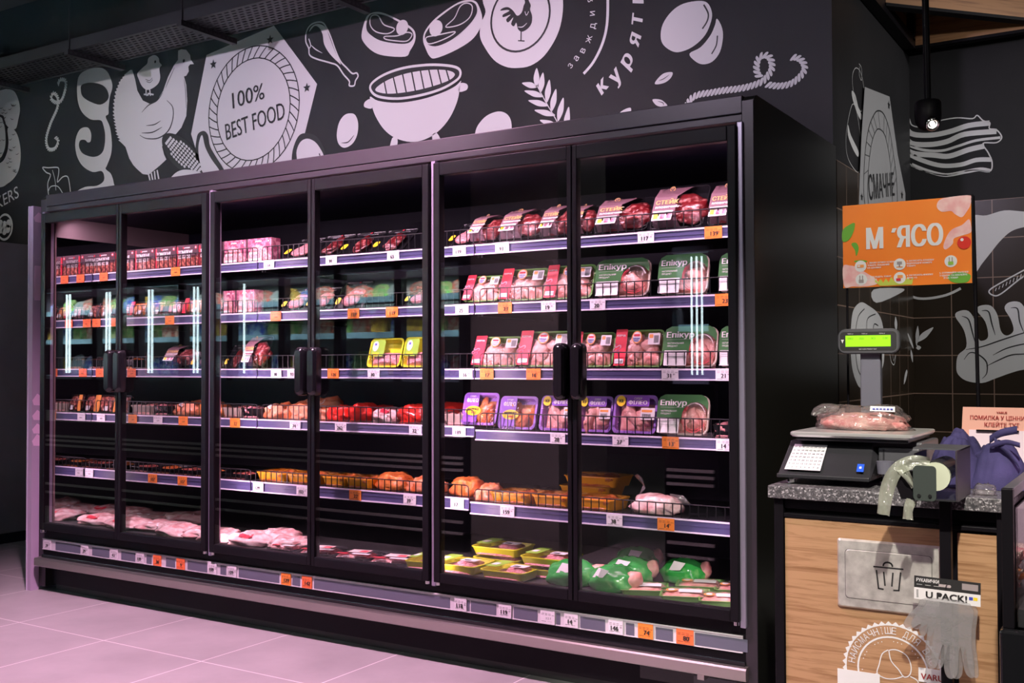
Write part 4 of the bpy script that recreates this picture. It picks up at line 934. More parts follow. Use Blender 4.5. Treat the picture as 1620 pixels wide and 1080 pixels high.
def mk_purple(seed, marin=False):
    t = base_pkg('marinated_meat_tray' if marin else 'fillet_tray'); w, h, d = .2, .15, .035
    tray(MB(), w, h, d, 'tray_purple', .022, .011, .014).build('tray', t)
    if marin: chicken_bits(w*.86, h*.82, .022, 'marin', 9, seed, .02).build('meat', t)
    else: chicken_bits(w*.86, h*.82, .022, 'chicken', 6, seed, .02).build('meat', t)
    film(t, w*.93, h*.92, d, .008, seed); z = d+.0095
    mb = MB()
    if marin:
        lbl(mb, -w*.42, -w*.02, .01, h*.94, z, 'purple', .006); mb.text('СУПЕР', (-w*.2, h*.84, z+.001), X3, Y3, .007, 'white', 'c', .02)
        mb.text('ФІЛЕО', (-w*.2, h*.68, z+.001), X3, Y3, .018, 'white', 'c', .05, w*.32); mb.build('name_label', t)
        mb = MB(); disc(mb, -w*.15, h*.42, w*.22, h*.15, z+.0012, 'yellow'); mb.text('МАРИНАД', (-w*.15, h*.44, z+.002), X3, Y3, .009, 'ink', 'c', .03, w*.32); mb.text('BBQ', (-w*.12, h*.33, z+.002), X3, Y3, .010, 'red', 'c', .04); mb.build('yellow_sticker', t)
    else:
        lbl(mb, -w*.18, w*.34, h*.70, h*.97, z, 'purple', .006); mb.text('СУПЕР', (w*.08, h*.87, z+.001), X3, Y3, .008, 'white', 'c', .02)
        mb.text('ФІЛЕО', (w*.08, h*.745, z+.001), X3, Y3, .015, 'white', 'c', .05, w*.42); mb.build('name_label', t)
        mb = MB(); disc(mb, -w*.31, h*.83, .021, .021, z+.001, 'yellow'); mb.text('X3', (-w*.31, h*.79, z+.002), X3, Y3, .012, 'ink', 'c', .03); mb.build('yellow_sticker', t)
        mb = MB(); lbl(mb, w*.16, w*.48, h*.36, h*.66, z+.001, 'white'); lbl(mb, w*.18, w*.42, h*.55, h*.61, z+.0018, 'orangep'); barcode(mb, w*.2, h*.39, w*.2, h*.12, z+.0018); mb.build('weight_label', t)
    return t
def mk_yellow(seed):
    t = base_pkg('mince_tray'); w, h, d = .2, .15, .035
    tray(MB(), w, h, d, 'tray_yellow', .022, .008, .012).build('tray', t)
    MB().pillow(0, h*.3, w*.86, h*.5, .006, .03, 'mince', 12, .3, 40, seed).build('meat', t)
    film(t, w*.94, h*.93, d, .008, seed, 'film'); z = d+.0095
    mb = MB(); lbl(mb, -w*.4, w*.0, h*.35, h*.92, z, 'lime', .012); disc(mb, -w*.28, h*.7, .017, .026, z+.0008, 'white'); lbl(mb, -w*.31, -w*.25, h*.72, h*.8, z+.0016, 'bluep'); lbl(mb, -w*.34, -w*.15, h*.38, h*.48, z+.0008, 'yellow')
    mb.build('green_label', t)
    return t
def mk_steak(seed, patty=False):
    t = base_pkg('patty_card' if patty else 'steak_card'); w, h, d = .185, .18, .012
    tray(MB(), w, h, d, 'tray_black', .012, .003, .006).build('tray', t)
    mb = MB()
    if patty:
        mb.ell((.0, h*.30, d+.006), (w*.30, h*.24, .014), 'mince', None, 20, 8, .1, seed); mb.ell((.02, h*.56, d+.004), (w*.27, h*.17, .012), 'mince', None, 20, 8, .1, seed+3)
    else:
        mb.ell((.022, h*.36, d+.008), (w*.22, h*.35, .014), 'beef', Matrix.Rotation(-.25, 3, 'Z'), 22, 10, .55, seed)
    mb.build('meat', t)
    mb = MB(); o2 = rrect(w*.92, h*.72, .03, 4, 0, h*.38)
    mb.loft([[(x, y, d+.0005) for x, y in o2], [(x*.93, y*.95+.004, d+.022) for x, y in o2]], 'lid', False, True); mb.build('clear_lid', t)
    mb = MB(); z = d+.0012
    mb.text('PREMIUM', (.02, h*.93, z), X3, Y3, .007, 'white', 'l', .01, w*.34); lbl(mb, w*.0, w*.06, h*.92, h*.97, z, 'red', .002)
    mb.text('MEAT CHOICE', (-w*.2, h*.84, z), X3, Y3, .006, 'white', 'l', .0, w*.5); mb.text('BEEF', (-w*.42, h*.93, z), X3, Y3, .005, 'tagw', 'l')
    mb.build('lettering', t)
    if not patty or True:
        mb = MB(); mb.loft([[(x, y, z_) for x, y in rrect(w*.16, h*.24, .012, 4, -w*.33, h*.2)] for z_ in (d+.021, d+.0216)], 'yellow', smooth=False); mb.build('yellow_sticker', t)
    return t
def mk_sleeve(seed, right=False):
    t = base_pkg('sleeved_meat_pack'); w, h, d = .21, .185, .03
    tray(MB(), w, h, d, 'tray_black', .02, .004, .014).build('tray', t)
    mb = MB(); mb.ell((.045, h*.42, d), (w*.30, h*.34, .03), 'beef', Matrix.Rotation(.5, 3, 'Z'), 22, 10, .5, seed); mb.ell((-.03, h*.35, d-.005), (w*.3, h*.3, .022), 'beef', None, 18, 8, .5, seed+2); mb.build('meat', t)
    film(t, w*.97, h*.97, d, .034, seed)
    mb = MB(); n = 8; x0, x1 = -w*.42, w*.10; v = []
    prof = [(0, .004), (.02, d+.02), (h*.25, d+.040), (h*.6, d+.042), (h*.9, d+.018), (h*1.0, .02)]
    for i in range(len(prof)): y, z = prof[i]; k2 = .02*math.sin(PI*i/5); v += [(x0, y, z), (x1-k2+(.035 if i >= 4 else 0), y, z)]
    mb.add(v, [(2*i, 2*i+1, 2*i+3, 2*i+2) for i in range(len(prof)-1)], 'sleeve')
    mb.build('paper_sleeve', t)
    mb = MB(); z = d+.0425; xc = (x0+x1)/2
    disc(mb, xc, h*.86, .011, .011, d+.024, 'gold'); disc(mb, xc, h*.86, .008, .008, d+.0248, 'sleeve'); mb.text('Y', (xc, h*.84, d+.0255), X3, Y3, .008, 'gold', 'c', .02)
    mb.text('СТЕЙК', (xc, h*.42, z), X3, Y3, .018, 'gold', 'c', .03, w*.42); mb.text('яловичий', (xc, h*.33, z-.001), X3, Y3, .011, 'white', 'c', .02, w*.42)
    lbl(mb, x0+.006, x1-.025, .008, h*.27, z-.001, 'white', .002)
    for j in range(3): lbl(mb, x0+.012+j*.026, x0+.03+j*.026, .014, .035, z, 'yellow' if j == 0 else 'pinkcard', .002)
    for j in range(3): mb.box(x0+.012, x1-.04, h*.25-j*.005, h*.253-j*.005, z, z+.0004, 'ink')
    mb.build('sleeve_print', t)
    return t
def mk_sausagebox(pink=False):
    t = base_pkg('sausage_box'); w, h, d = .16, .118, .06
    MB().box(-w/2, w/2, 0, h, -d, 0, 'maroon' if not pink else 'pinkcard').build('carton', t)
    MB().box(-w/2-.0005, -w/2+.010, 0, h*(.93 if not pink else 1), -d*.999, .0008, 'red' if not pink else 'maroon').build('carton_spine', t)
    mb = MB(); z = .0012
    mb.text('premium', (0, h*.85, z), X3, Y3, .009, 'white', 'c', .02, w*.25); disc(mb, -w*.18, h*.88, .005, .005, z, 'red')
    disc(mb, w*.4, h*.87, .008, .008, z, 'red'); disc(mb, w*.4, h*.87, .004, .004, z+.0008, 'white')
    if not pink:
        lbl(mb, -w*.42, w*.5, .004, h*.52, z-.0008, 'darkmeat')
        mb.text('ТОМЛЕНІ', (-w*.42, h*.62, z+.001), X3, Y3, .017, 'white', 'l', .04, w*.68); mb.text('КОВБАСКИ', (-w*.42, h*.42, z+.001), X3, Y3, .017, 'white', 'l', .04, w*.62)
    else:
        P = [(-w*.45, h*.1), (-w*.3, h*.55), (-w*.1, h*.72), (w*.1, h*.7), (w*.32, h*.5), (w*.46, h*.1)]
        mb.poly([(p_.x, p_.y, z) for p_ in crom([(a_, b_, 0) for a_, b_ in P], True, 4)], 'mince'); mb.text('BURGER', (-w*.2, h*.36, z+.001), X3, Y3, .010, 'white', 'c', .03)
        lbl(mb, -w*.4, w*.1, .012, .022, z, 'white')
    mb.build('front_print', t)
    return t
# flat trays lie on the shelf: local x right, y back, z up
def mk_flat(m_tray, m_meat, w=.19, h=.16, d=.045, bits=True, seed=1, nm='flat_meat_tray'):
    t = base_pkg(nm); tray(MB(), w, h, d, m_tray, .018, .005, .014).build('tray', t)
    mb = chicken_bits(w*.84, h*.82, d*.72, m_meat, 8 if bits else 3, seed, d*.4); mb.build('meat', t)
    film(t, w*.94, h*.94, d, .010, seed)
    return t
def mk_flatlabel(m_tray, m_meat, lab, seed=1, d=.035):
    t = mk_flat(m_tray, m_meat, .2, .17, d, False, seed, 'flat_mince_tray')
    mb = MB(); z = d+.0115; lbl(mb, -.085, -.03, .02, .15, z, lab, .008); lbl(mb, -.076, -.05, .05, .09, z+.001, 'white', .004); mb.build('side_label', t)
    mb = MB(); lbl(mb, .01, .075, .05, .1, z, 'white'); barcode(mb, .02, .055, .03, .02, z+.0008); mb.build('weight_label', t)
    return t
def crumple(name, sx, sy, sz, m, seed, label_m=None, part='bag', amp=.5):
    """a soft bag lying down: closed lumpy surface flattened at the base"""
    t = base_pkg(name); nu, nv = 32, 16; mb = MB(); v = []; f = []
    for i in range(nv+1):
        th = PI*i/nv
        for j in range(nu):
            ph = 2*PI*j/nu
            d = Vector((math.sin(th)*math.cos(ph), math.sin(th)*math.sin(ph), math.cos(th)))
            q = Vector((abs(d.x)**.8*math.copysign(1, d.x), abs(d.y)**.8*math.copysign(1, d.y), d.z))
            k_ = 1+amp*(noise.noise(d*2.2+Vector((seed*5.3, 0, 1)))*.6+abs(noise.noise(d*5+Vector((seed, 2, 0))))*.5-.1)
            z = max(q.z*sz*k_, -sz*.45)+sz*.45
            v.append((q.x*sx*k_, q.y*sy*k_, z))
    for i in range(nv):
        for j in range(nu): k2 = (j+1) % nu; f.append((i*nu+j, i*nu+k2, (i+1)*nu+k2, (i+1)*nu+j))
    mb.add(v, f, m, True); mb.build(part, t)
    if label_m:
        mb = MB(); n = 6; v = []
        for i in range(n+1):
            for j in range(2):
                x = -.035+.07*i/n; y = -.04+.04*j; v.append((x, -sy*.55+y*.6, sz*1.05+.004*math.sin(i*1.3)+j*.012))
        mb.add(v, [(2*i, 2*i+1, 2*i+3, 2*i+2) for i in range(n)], label_m); mb.build('label', t)
    return t
PK['rg'] = [mk_redgreen(1), mk_redgreen(2)]; PK['ep'] = [mk_epikur(3), mk_epikur(4)]
PK['pf'] = [mk_purple(5), mk_purple(6)]; PK['pm'] = [mk_purple(7, True), mk_purple(8, True)]
PK['ye'] = [mk_yellow(9)]; PK['st'] = [mk_steak(10), mk_steak(11), mk_steak(12)]; PK['pa'] = [mk_steak(13, True)]
PK['sl'] = [mk_sleeve(14), mk_sleeve(15)]; PK['sb'] = [mk_sausagebox()]; PK['pb'] = [mk_sausagebox(True)]
PK['fd'] = [mk_flat('tray_black', 'darkmeat', seed=20, nm='flat_sausage_tray'), mk_flat('tray_black', 'marin', seed=21, nm='flat_sausage_tray')]
PK['fc'] = [mk_flat('tray_clear', 'chicken', seed=22, nm='flat_chicken_tray'), mk_flat('tray_black', 'mince', seed=23, nm='flat_chicken_tray')]
PK['fo'] = [mk_flat('tray_orange', 'marin', .2, .17, .045, seed=24, nm='orange_meat_tray')]
def mk_low(m_, band, seed):
    t = base_pkg('small_meat_pack'); w, h, d = .15, .085, .03
    tray(MB(), w, h, d, 'tray_black', .012, .004, .010).build('tray', t)
    mb = MB(); mb.pillow(0, h/2, w*.9, h*.88, .012, .026, m_, 12, .5, 60, seed)
    for i in range(4): mb.ell((-w*.33+i*w*.22, h*.5, d*.9), (.013, h*.42, .012), m_, Matrix.Rotation(.2, 3, 'Z'), 10, 6, .5, seed+i)
    mb.build('meat', t); film(t, w*.95, h*.95, d, .012, seed)
    mb = MB(); lbl(mb, -w*.45, -w*.22, .003, h*.96, d+.0125, band); lbl(mb, w*.05, w*.3, h*.1, h*.35, d+.0125, 'white'); mb.build('side_label', t)
    return t
PK['lo'] = [mk_low('darkmeat', 'maroon', 61), mk_low('mince', 'maroon', 62), mk_low('marin', 'red', 63)]; PK['lb'] = [mk_low('darkmeat', 'orangep', 64)]
PK['fy'] = [mk_flatlabel('tray_yellow', 'mince', 'lime', 25)]
def mk_clear():
    t = base_pkg('empty_clear_pack'); w, h, d = .10, .13, .03
    o2 = rrect(w, h, .02, 4, 0, h/2)
    MB().loft([[(x, y, 0) for x, y in o2], [(x*.93, y*.95+.004, d) for x, y in o2]], 'lid', False, True).build('clear_shell', t); MB().loft([[(x, y, z_) for x, y in rrect(w, h, .02, 4, 0, h/2)] for z_ in (0, .002)], 'lid').build('clear_backing', t); return t
PK['cl'] = [mk_clear()]
PK['or'] = [crumple('marinade_bag', .1, .08, .045, 'orangebag', 2, 'white'), crumple('marinade_bag', .1, .08, .05, 'orangebag', 6)]
PK['rd'] = [crumple('red_meat_bag', .11, .09, .05, 'redbag', 3), crumple('red_meat_bag', .11, .09, .045, 'redbag', 9)]
PK['pk'] = [crumple('pink_meat_bag', .11, .1, .035, 'pinkbag', 4, 'white'), crumple('pink_meat_bag', .11, .1, .04, 'pinkbag', 12, 'red'), crumple('pink_meat_bag', .1, .09, .045, 'pinkbag', 8, 'white')]
PK['so'] = [crumple('sausage_bag', .1, .08, .04, 'orangebag', 14), crumple('sausage_bag', .1, .08, .045, 'marin', 15)]
def mk_greenbird(seed):
    t = crumple('green_poultry_bag', .095, .08, .06, 'greenbag', seed, None, 'bag', .25)
    MB().ell((.085, -.01, .045), (.03, .028, .036), 'chicken', Matrix.Rotation(.5, 3, 'Y'), 14, 8, .3, seed).build('chicken', t)
    MB().poly([(-.05, -.072, .05), (-.0, -.082, .055), (.02, -.07, .08), (-.03, -.06, .085)], 'white').build('label', t)
    return t
PK['gb'] = [mk_greenbird(30), mk_greenbird(33)]
def mk_flatgreen():
    t = base_pkg('green_edged_pack'); w, h, d = .17, .15, .02
    tray(MB(), w, h, d, 'tray_green', .012, .006, .01).build('tray', t)
    MB().pillow(0, h/2, w*.9, h*.88, d*.5, d*.8, 'chicken', 10, .4, 50, 3).build('meat', t); film(t, w*.95, h*.95, d, .008, 2)
    mb = MB(); lbl(mb, -.02, .06, .03, .08, d+.010, 'white'); disc(mb, -.045, .06, .02, .022, d+.010, 'orangep'); disc(mb, -.045, .06, .012, .014, d+.011, 'white'); mb.build('label', t); return t
PK['fg'] = [mk_flatgreen()]
def mk_plate():
    t = base_pkg('dark_steak_plate'); w, h, d = .2, .16, .014
    tray(MB(), w, h, d, 'tray_black', .012, .004, .008).build('tray', t)
    MB().pillow(0, h/2, w*.8, h*.7, d*.4, .018, 'beef', 10, .4, 50, 3).build('meat', t); film(t, w*.95, h*.95, d, .014, 2)
    mb = MB(); lbl(mb, -.03, .06, .05, .11, d+.016, mat('cream_label', (.85, .65, .6), .5)); lbl(mb, .02, .055, .06, .09, d+.0168, 'red'); lbl(mb, .01, .09, .01, .035, d+.016, 'white'); lbl(mb, -.06, -.01, .01, .03, d+.016, 'red'); mb.build('label', t); return t
PK['pl'] = [mk_plate()]
BASEW = dict(lo=.15, lb=.15, rg=.2, ep=.2, pf=.2, pm=.2, ye=.2, st=.185, pa=.185, sl=.21, sb=.16, pb=.16, fd=.19, fc=.19, fo=.2, fy=.2, cl=.10, pk=.22, rd=.24, so=.2, gb=.22, fg=.17, pl=.2)
BASEW['or'] = .21
DESC = dict(lo=('small film-wrapped sausage pack', 'meat pack'), lb=('small meat pack with an orange band', 'meat pack'), rg=('green chicken tray with a red strip', 'chicken tray'), ep=('dark green sleeved chicken tray', 'chicken tray'),
 pf=('purple chicken fillet tray', 'chicken tray'), pm=('purple tray of marinated meat', 'meat tray'),
 ye=('yellow-rimmed pink mince tray with a green label', 'meat tray'), st=('tilted black steak card with a yellow sticker', 'meat pack'), pa=('tilted black card with round pink patties', 'meat pack'),
 sl=('beef pack in a mauve paper sleeve', 'meat pack'), sb=('maroon sausage carton with a red spine', 'box'), pb=('pink burger carton', 'box'),
 fd=('low black tray of dark sausages', 'meat tray'), fc=('low film-wrapped tray of pink meat', 'meat tray'), fo=('orange tray of marinated meat', 'meat tray'), fy=('yellow tray of pink mince lying flat', 'meat tray'),
 cl=('empty clear plastic pack', 'plastic pack'), pk=('crumpled bag of pink meat', 'meat bag'), rd=('bright red crumpled meat bag', 'meat bag'), so=('shiny orange-red bag of sausages', 'meat bag'), gb=('green bag with a whole chicken', 'chicken bag'), fg=('flat green-edged chicken pack', 'chicken pack'), pl=('flat dark steak plate with a cream label', 'meat pack'))
DESC['or'] = ('orange bag of marinated meat', 'meat bag')
STAND = {'lo', 'lb', 'rg', 'ep', 'pf', 'pm', 'ye', 'st', 'pa', 'sl', 'sb', 'pb', 'cl'}
# rows: (kind, px left, px right, lean degrees or yaw, length scale, y, extra z)
ITEMS = {
 1: [('sb', 147, 181), ('sb', 182, 212), ('sb', 213, 244), ('sb', 245, 278), ('sb', 279, 313), ('sb', 314, 349), ('pb', 352, 388), ('pb', 389, 429), ('pa', 438, 486, 52, 1), ('st', 480, 530, 50, 1), ('st', 528, 578, 50, 1), ('st', 578, 630, 50, 1), ('cl', 645, 676, 0, 1), ('pa', 700, 745, 50, 1),
     ('sl', 738, 785, 45, .9), ('sl', 785, 850, 42, .95), ('sl', 850, 905, 40, .95), ('sl', 903, 936, 38, .85), ('sl', 937, 1023, 35, .92), ('sl', 1026, 1112, 30, 1.05), ('sl', 1117, 1195, 30, 1)],
 2: [('lo', 147, 173, 20, 1), ('lo', 174, 200, 22, .95), ('lo', 201, 227, 20, 1), ('lo', 228, 255, 18, 1), ('lo', 256, 285, 22, .95), ('lo', 286, 316, 20, 1.05), ('lo', 317, 349, 20, 1), ('pb', 352, 371), ('pb', 372, 402), ('pa', 437, 478, 40, .8), ('pa', 476, 518, 40, .8), ('pa', 522, 568, 35, .9), ('pa', 632, 672, 45, .75),
     ('rg', 731, 787, 27, .85), ('rg', 788, 860, 22, .98), ('rg', 860, 936, 20, 1.0), ('ep', 941, 1027, 14, 1.0), ('ep', 1041, 1120, 14, 1.02), ('ep', 1137, 1215, 14, .98)],
 3: [('fd', 148, 175), ('fd', 176, 212), ('sl', 258, 300, 35, .7), ('st', 296, 328, 30, .7), ('st', 350, 378, 30, .75), ('sl', 384, 416, 25, .9), ('ye', 578, 631, 18, .9), ('ye', 632, 684, 18, .92),
     ('rg', 745, 818, 22, .92), ('rg', 816, 900, 20, 1.05), ('rg', 900, 968, 18, .98), ('rg', 970, 1047, 14, 1.02), ('ep', 1049, 1134, 12, 1.02), ('ep', 1137, 1210, 12, 1.0)],
 4: [('lb', 150, 176, 12, 1.15), ('lb', 178, 202, 12, 1.15), ('fc', 205, 240), ('fc', 241, 268), ('or', 262, 300), ('so', 298, 340), ('fc', 350, 378), ('fc', 379, 410), ('or', 405, 440), ('or', 438, 482), ('so', 478, 512), ('rd', 506, 550), ('rd', 540, 582), ('pk', 578, 622), ('rd', 616, 668), ('pk', 664, 700), ('fc', 700, 735),
     ('pm', 727, 783, 16, .92), ('pm', 785, 845, 15, .92), ('pf', 850, 911, 14, .95), ('pf', 910, 965, 14, .95), ('pf', 966, 1036, 12, 1.0), ('ep', 1038, 1119, 14, 1.0), ('fc', 1124, 1175)],
 5: [('fd', 140, 162), ('fd', 163, 196), ('fd', 203, 236), ('fd', 237, 270), ('fd', 271, 304), ('fd', 305, 338), ('fd', 350, 392), ('fo', 404, 450), ('fo', 451, 500), ('fo', 508, 545), ('fo', 545, 582), ('so', 582, 632), ('so', 630, 684), ('so', 700, 745), ('so', 738, 776), ('fo', 772, 838), ('fo', 839, 900), ('fo', 901, 968)],
}
inv_count = {}
def desc_add(o, kind, row):
    key = (kind, row); inv_count.setdefault(key, []).append(o)
for row, L in ITEMS.items():
    for ii, it in enumerate(L):
        kind, a, b = it[:3]; lean = it[3] if len(it) > 3 else 8; ls = it[4] if len(it) > 4 else 1
        yb = RY[row]+.028
        y_m = yb if kind in STAND else yb+.002
        xa, xb = at(a, 600, 1, y_m).x, at(b, 600, 1, y_m).x; w = xb-xa
        mth = min(2, max(0, int((xa+xb)/2/1.25))); z = ROWZ[row][mth]-.004
        var = PK[kind][ii % len(PK[kind])]
        if var.name not in CH: freeze(var)
        if not var.get('used'): var['used'] = 1; o = var
        else: o = clone(var)
        o.location = ((xa+xb)/2, y_m, z)
        k_ = w/BASEW[kind]*.985
        if kind in ('sb', 'pb'):
            o.rotation_euler = (PI/2, 0, 0); o.scale = (k_, 1, 1)
        elif kind in STAND:
            o.rotation_euler = (PI/2-R(lean), 0, 0); o.scale = (k_, ls, 1)
            o.location.y = y_m+.038*math.cos(R(lean)) if kind not in ('st', 'pa') else y_m+.03
        elif kind in ('or', 'rd', 'pk', 'so'):
            o.scale = (k_, .9, 1.15); o.location.y = y_m+.085; o.rotation_euler = (0, 0, random.Random(ii*row).uniform(-.2, .2))
            z_ = 0
        else:
            o.scale = (k_, 1, 1.15 if kind != 'fo' else 1.0)
            if row == 5 and kind == 'fd': o.scale = (k_, 1, .6)
        desc_add(o, kind, row)
def put(kind, x, y, z, w, rz=0, sc=(1, 1), row=6, rx=0):
    var = PK[kind][int(x*10) % len(PK[kind])]
    if var.name not in CH: freeze(var)
    if not var.get('used'): var['used'] = 1; o = var
    else: o = clone(var)
    k_ = w/BASEW[kind]; o.location = (x, y, z); o.rotation_euler = (rx, 0, rz); o.scale = (k_, sc[0], sc[1]); desc_add(o, kind, row); return o
# back rows on shelves where seen
put('rd', 1.75, .55, .90, .3, .2, (1, 1.1), 4); put('rd', 2.2, .52, .90, .32, -.3, (1.1, 1.2), 4); put('or', 1.45, .5, .90, .3, .2, (1, 1.5), 4)
put('fo', 2.82, .62, .596, .25, 0, (1, 1), 5); put('fo', 2.86, .60, .643, .26, 0, (1, 1), 5)
t = crumple('wrapped_pork_joint', .095, .07, .05, 'pinkbag', 41, None, 'meat', .35); q = at(1040, 800, 1, .34); t.location = (q.x, .34, .598); t.rotation_euler = (0, 0, .1)
mb = MB(); mb.add([(-.075, 0, .06), (-.06, .01, .10), (-.09, .0, .135), (-.075, -.012, .145), (-.055, -.012, .13), (-.045, -.005, .09)], [(0, 1, 2, 3, 4, 5)], 'bagfilm')
mb.add([(.05, 0, .075), (.1, 0, .07), (.13, 0, .04), (.1, -.02, .045), (.06, -.03, .05)], [(0, 1, 2, 3, 4)], 'bagfilm'); mb.build('film_twist', t)
tag(t, 'pink film-wrapped meat joint with a twisted end, alone on the fifth shelf', 'meat')
# bottom deck
DZ = .336
for x, y, w, rz in ((.18, .22, .26, .1), (.42, .2, .26, -.2), (.30, .42, .28, .3), (.10, .46, .26, 0), (.62, .24, .26, .1), (.55, .48, .3, .4), (.82, .17, .24, -.2), (.98, .2, .24, .5), (1.13, .15, .2, .1)): put('pk', x, y, DZ, w, rz, (1, .8))
for x, y, w, rz in ((1.34, .17, .24, .2), (1.42, .26, .24, -.4), (1.55, .18, .2, .6)): put('pk', x, y, DZ, w, rz, (1, .95))
for x, y, w, rz in ((1.80, .06, .2, .25), (2.0, .06, .2, .2), (2.2, .06, .22, .2), (1.60, .06, .15, .1)): put('pl', x, y, DZ, w, rz)
for x, y, z, w, rz in ((2.52, .07, DZ, .22, .02), (2.76, .06, DZ, .2, .0), (2.60, .26, DZ+.0, .22, .0), (2.60, .255, DZ+.046, .22, .04), (2.9, .17, DZ, .2, 0), (2.36, .06, DZ, .12, .1), (2.88, .16, DZ+.046, .2, 0)): put('fy', x, y, z, w, rz)
for x, y, w, rz in ((3.02, .17, .24, .3), (3.20, .15, .22, -.1), (3.17, .34, .22, .2), (3.36, .42, .2, .2), (3.1, .55, .2, .5)): put('gb', x, y, DZ, w, rz, (1, 1))
for x, y, w, rz in ((3.34, .10, .17, .4), (3.50, .08, .17, .35), (3.64, .08, .16, .4), (3.48, .26, .17, .3), (3.62, .27, .16, .3)): put('fg', x, y, DZ, w, rz)
for (kind, row), L in inv_count.items():
    L.sort(key=lambda o: o.location.x); d, cat = DESC[kind]; where = ROWN[row]+(' shelf' if row < 6 else '')
    for i, o in enumerate(L):
        if 'used' in o: del o['used']
        lab = f"{d}, {ORD[i]} from left on the {where}" if len(L) > 1 else f"{d}, the only one on the {where}"
        if i == len(L)-1 and len(L) > 1: lab = f"{d}, rightmost on the {where}"
        tag(o, lab, cat, f"{d.split(' with ')[0]}s on the {where}" if len(L) > 1 else None)
for k_, L in PK.items():       # kinds never placed would be left over at the origin
    for v_ in L:
        if 'category' not in v_:
            for c in kids(v_): bpy.data.objects.remove(c)
            bpy.data.objects.remove(v_)

# ------------------------------------------------------------------ counter with scale
xl, yf, zt = 3.949, -.371, .811
cnt = thing('service_counter', (0, 0, 0), 'oak fronted counter with a speckled stone top and built-in bin flap', 'counter')
XR = 4.572
MB().box(xl, XR, yf, .42, zt-.036, zt, 'stone').build('stone_top', cnt, .003)
boxo('carcass', xl+.03, XR-.012, yf+.045, .40, .05, zt-.036, 'black', cnt)
mb = MB(); mb.box(xl+.012, 3.988, yf+.02, yf+.05, 0, zt-.036, 'black'); mb.box(XR-.025, XR-.008, yf+.02, yf+.05, 0, zt-.036, 'black'); mb.box(3.988, XR-.02, yf+.022, yf+.05, .720, .732, 'black'); mb.box(3.988, XR-.02, yf+.03, yf+.05, .745, .775, 'black'); mb.box(xl+.012, XR-.008, yf+.02, yf+.05, 0, .04, 'black')
mb.build('frame', cnt, .002)
boxo('front_panel', 3.991, 4.414, yf+.026, yf+.044, .045, .718, 'wood', cnt); boxo('front_panel', 4.452, 4.553, yf+.026, yf+.044, .045, .712, 'wood', cnt)
bin_ = thing('bin_flap'); bin_.parent = cnt; bin_.location = (4.276, yf+.026, .579)
o1 = rrect(.272, .189, .006, 3); o2 = rrect(.262, .179, .006, 3); o3 = rrect(.228, .135, .01, 4)
mb = MB(); mb.loft([[(x, 0, z) for x, z in o1], [(x, -.004, z) for x, z in o1], [(x, -.010, z) for x, z in o2]], 'binsteel', smooth=False)
fp = mb.build('bin_plate', bin_)
o4 = rrect(.226, .133, .010, 4)
MB().loft([[(x, -.010, z) for x, z in o3], [(x, -.0104, z) for x, z in o3]], 'vinylk', smooth=False).build('flap_gap', bin_)
MB().loft([[(x, -.0105, z) for x, z in o4], [(x, -.0118, z) for x, z in rrect(.223, .130, .010, 4)]], 'binsteel', smooth=False).build('flap', bin_)
mb = MB(); Y_ = -.0122
def bl(pts, wd=.0042): 
    for a, b in zip(pts, pts[1:]):
        a = Vector((a[0], 0, a[1])); b = Vector((b[0], 0, b[1])); d = (b-a).normalized(); n = Vector((-d.z, 0, d.x))*wd/2; a = a-d*wd*.35; b = b+d*wd*.35
        mb.add([Vector((p.x, Y_, p.z)) for p in (a+n, b+n, b-n, a-n)], [(0, 1, 2, 3)], 'ink')
bl([(-.036, .026), (.040, .026)]); bl([(-.012+.012*math.cos(a)+.013, .031+.010*math.sin(a)) for a in [PI*i/8 for i in range(9)]])
bl([(-.029, .016), (-.024, -.032), (-.012, -.033)]); bl([(.034, .016), (.029, -.032), (.016, -.033)]); bl([(-.010, .013), (-.007, -.022)]); bl([(.014, .013), (.011, -.022)])
mb.build('bin_symbol', bin_)
# round emblem on the oak
mb = MB(); ec = Vector((4.284, yf+.0255, .325)); n = 44; Rr = .134; pts = []
def ep(a, r): return Vector((ec.x+r*math.cos(a), ec.y, ec.z+r*math.sin(a)))
MW = mat('white_vinyl', (.8, .8, .8), .5)
for i in range(n):
    a = 2*PI*i/n; b = 2*PI*(i+1)/n; mb.add([ep(a, Rr*.94), ep((a+b)/2, Rr), ep(b, Rr*.94), ep(b, Rr*.915), ep(a, Rr*.915)], [(0, 1, 2, 3, 4)], MW)
    mb.add([ep(a, Rr*.70), ep(b, Rr*.70), ep(b, Rr*.665), ep(a, Rr*.665)], [(0, 1, 2, 3)], MW)
s_txt = 'НАЙСМАЧНІШЕ ДЛЯ ВАС'
for i, ch in enumerate(s_txt):
    if ch == ' ': continue
    a = R(172-i*152/(len(s_txt)-1)); p = ep(a, Rr*.745); th = a-PI/2
    mb.text(ch, p-Vector((0, .0004, 0)), (math.cos(th), 0, math.sin(th)), (-math.sin(th), 0, math.cos(th)), .0185, MW, 'c', .006, .0125 if ch not in 'ІШ' else (.003 if ch == 'І' else .016))
for i in range(30):
    a = R(200-i*7.5); c0 = ep(a, Rr*.6)
    if i % 5 < 3: mb.box(c0.x-.0012, c0.x+.0012, c0.y-.0005, c0.y, c0.z-.0012, c0.z+.0012, MW)
def el(pts, wd=.0028, cl=False):
    P = crom([Vector((ec.x+x*Rr, ec.y-.001, ec.z+y*Rr)) for x, y in pts], cl, 5); P = P+[P[0]] if cl else P
    for a, b in zip(P, P[1:]):
        d = (b-a).normalized(); n_ = Vector((-d.z, 0, d.x))*wd/2; mb.add([a+n_, b+n_, b-n_, a-n_], [(0, 1, 2, 3)], MW)
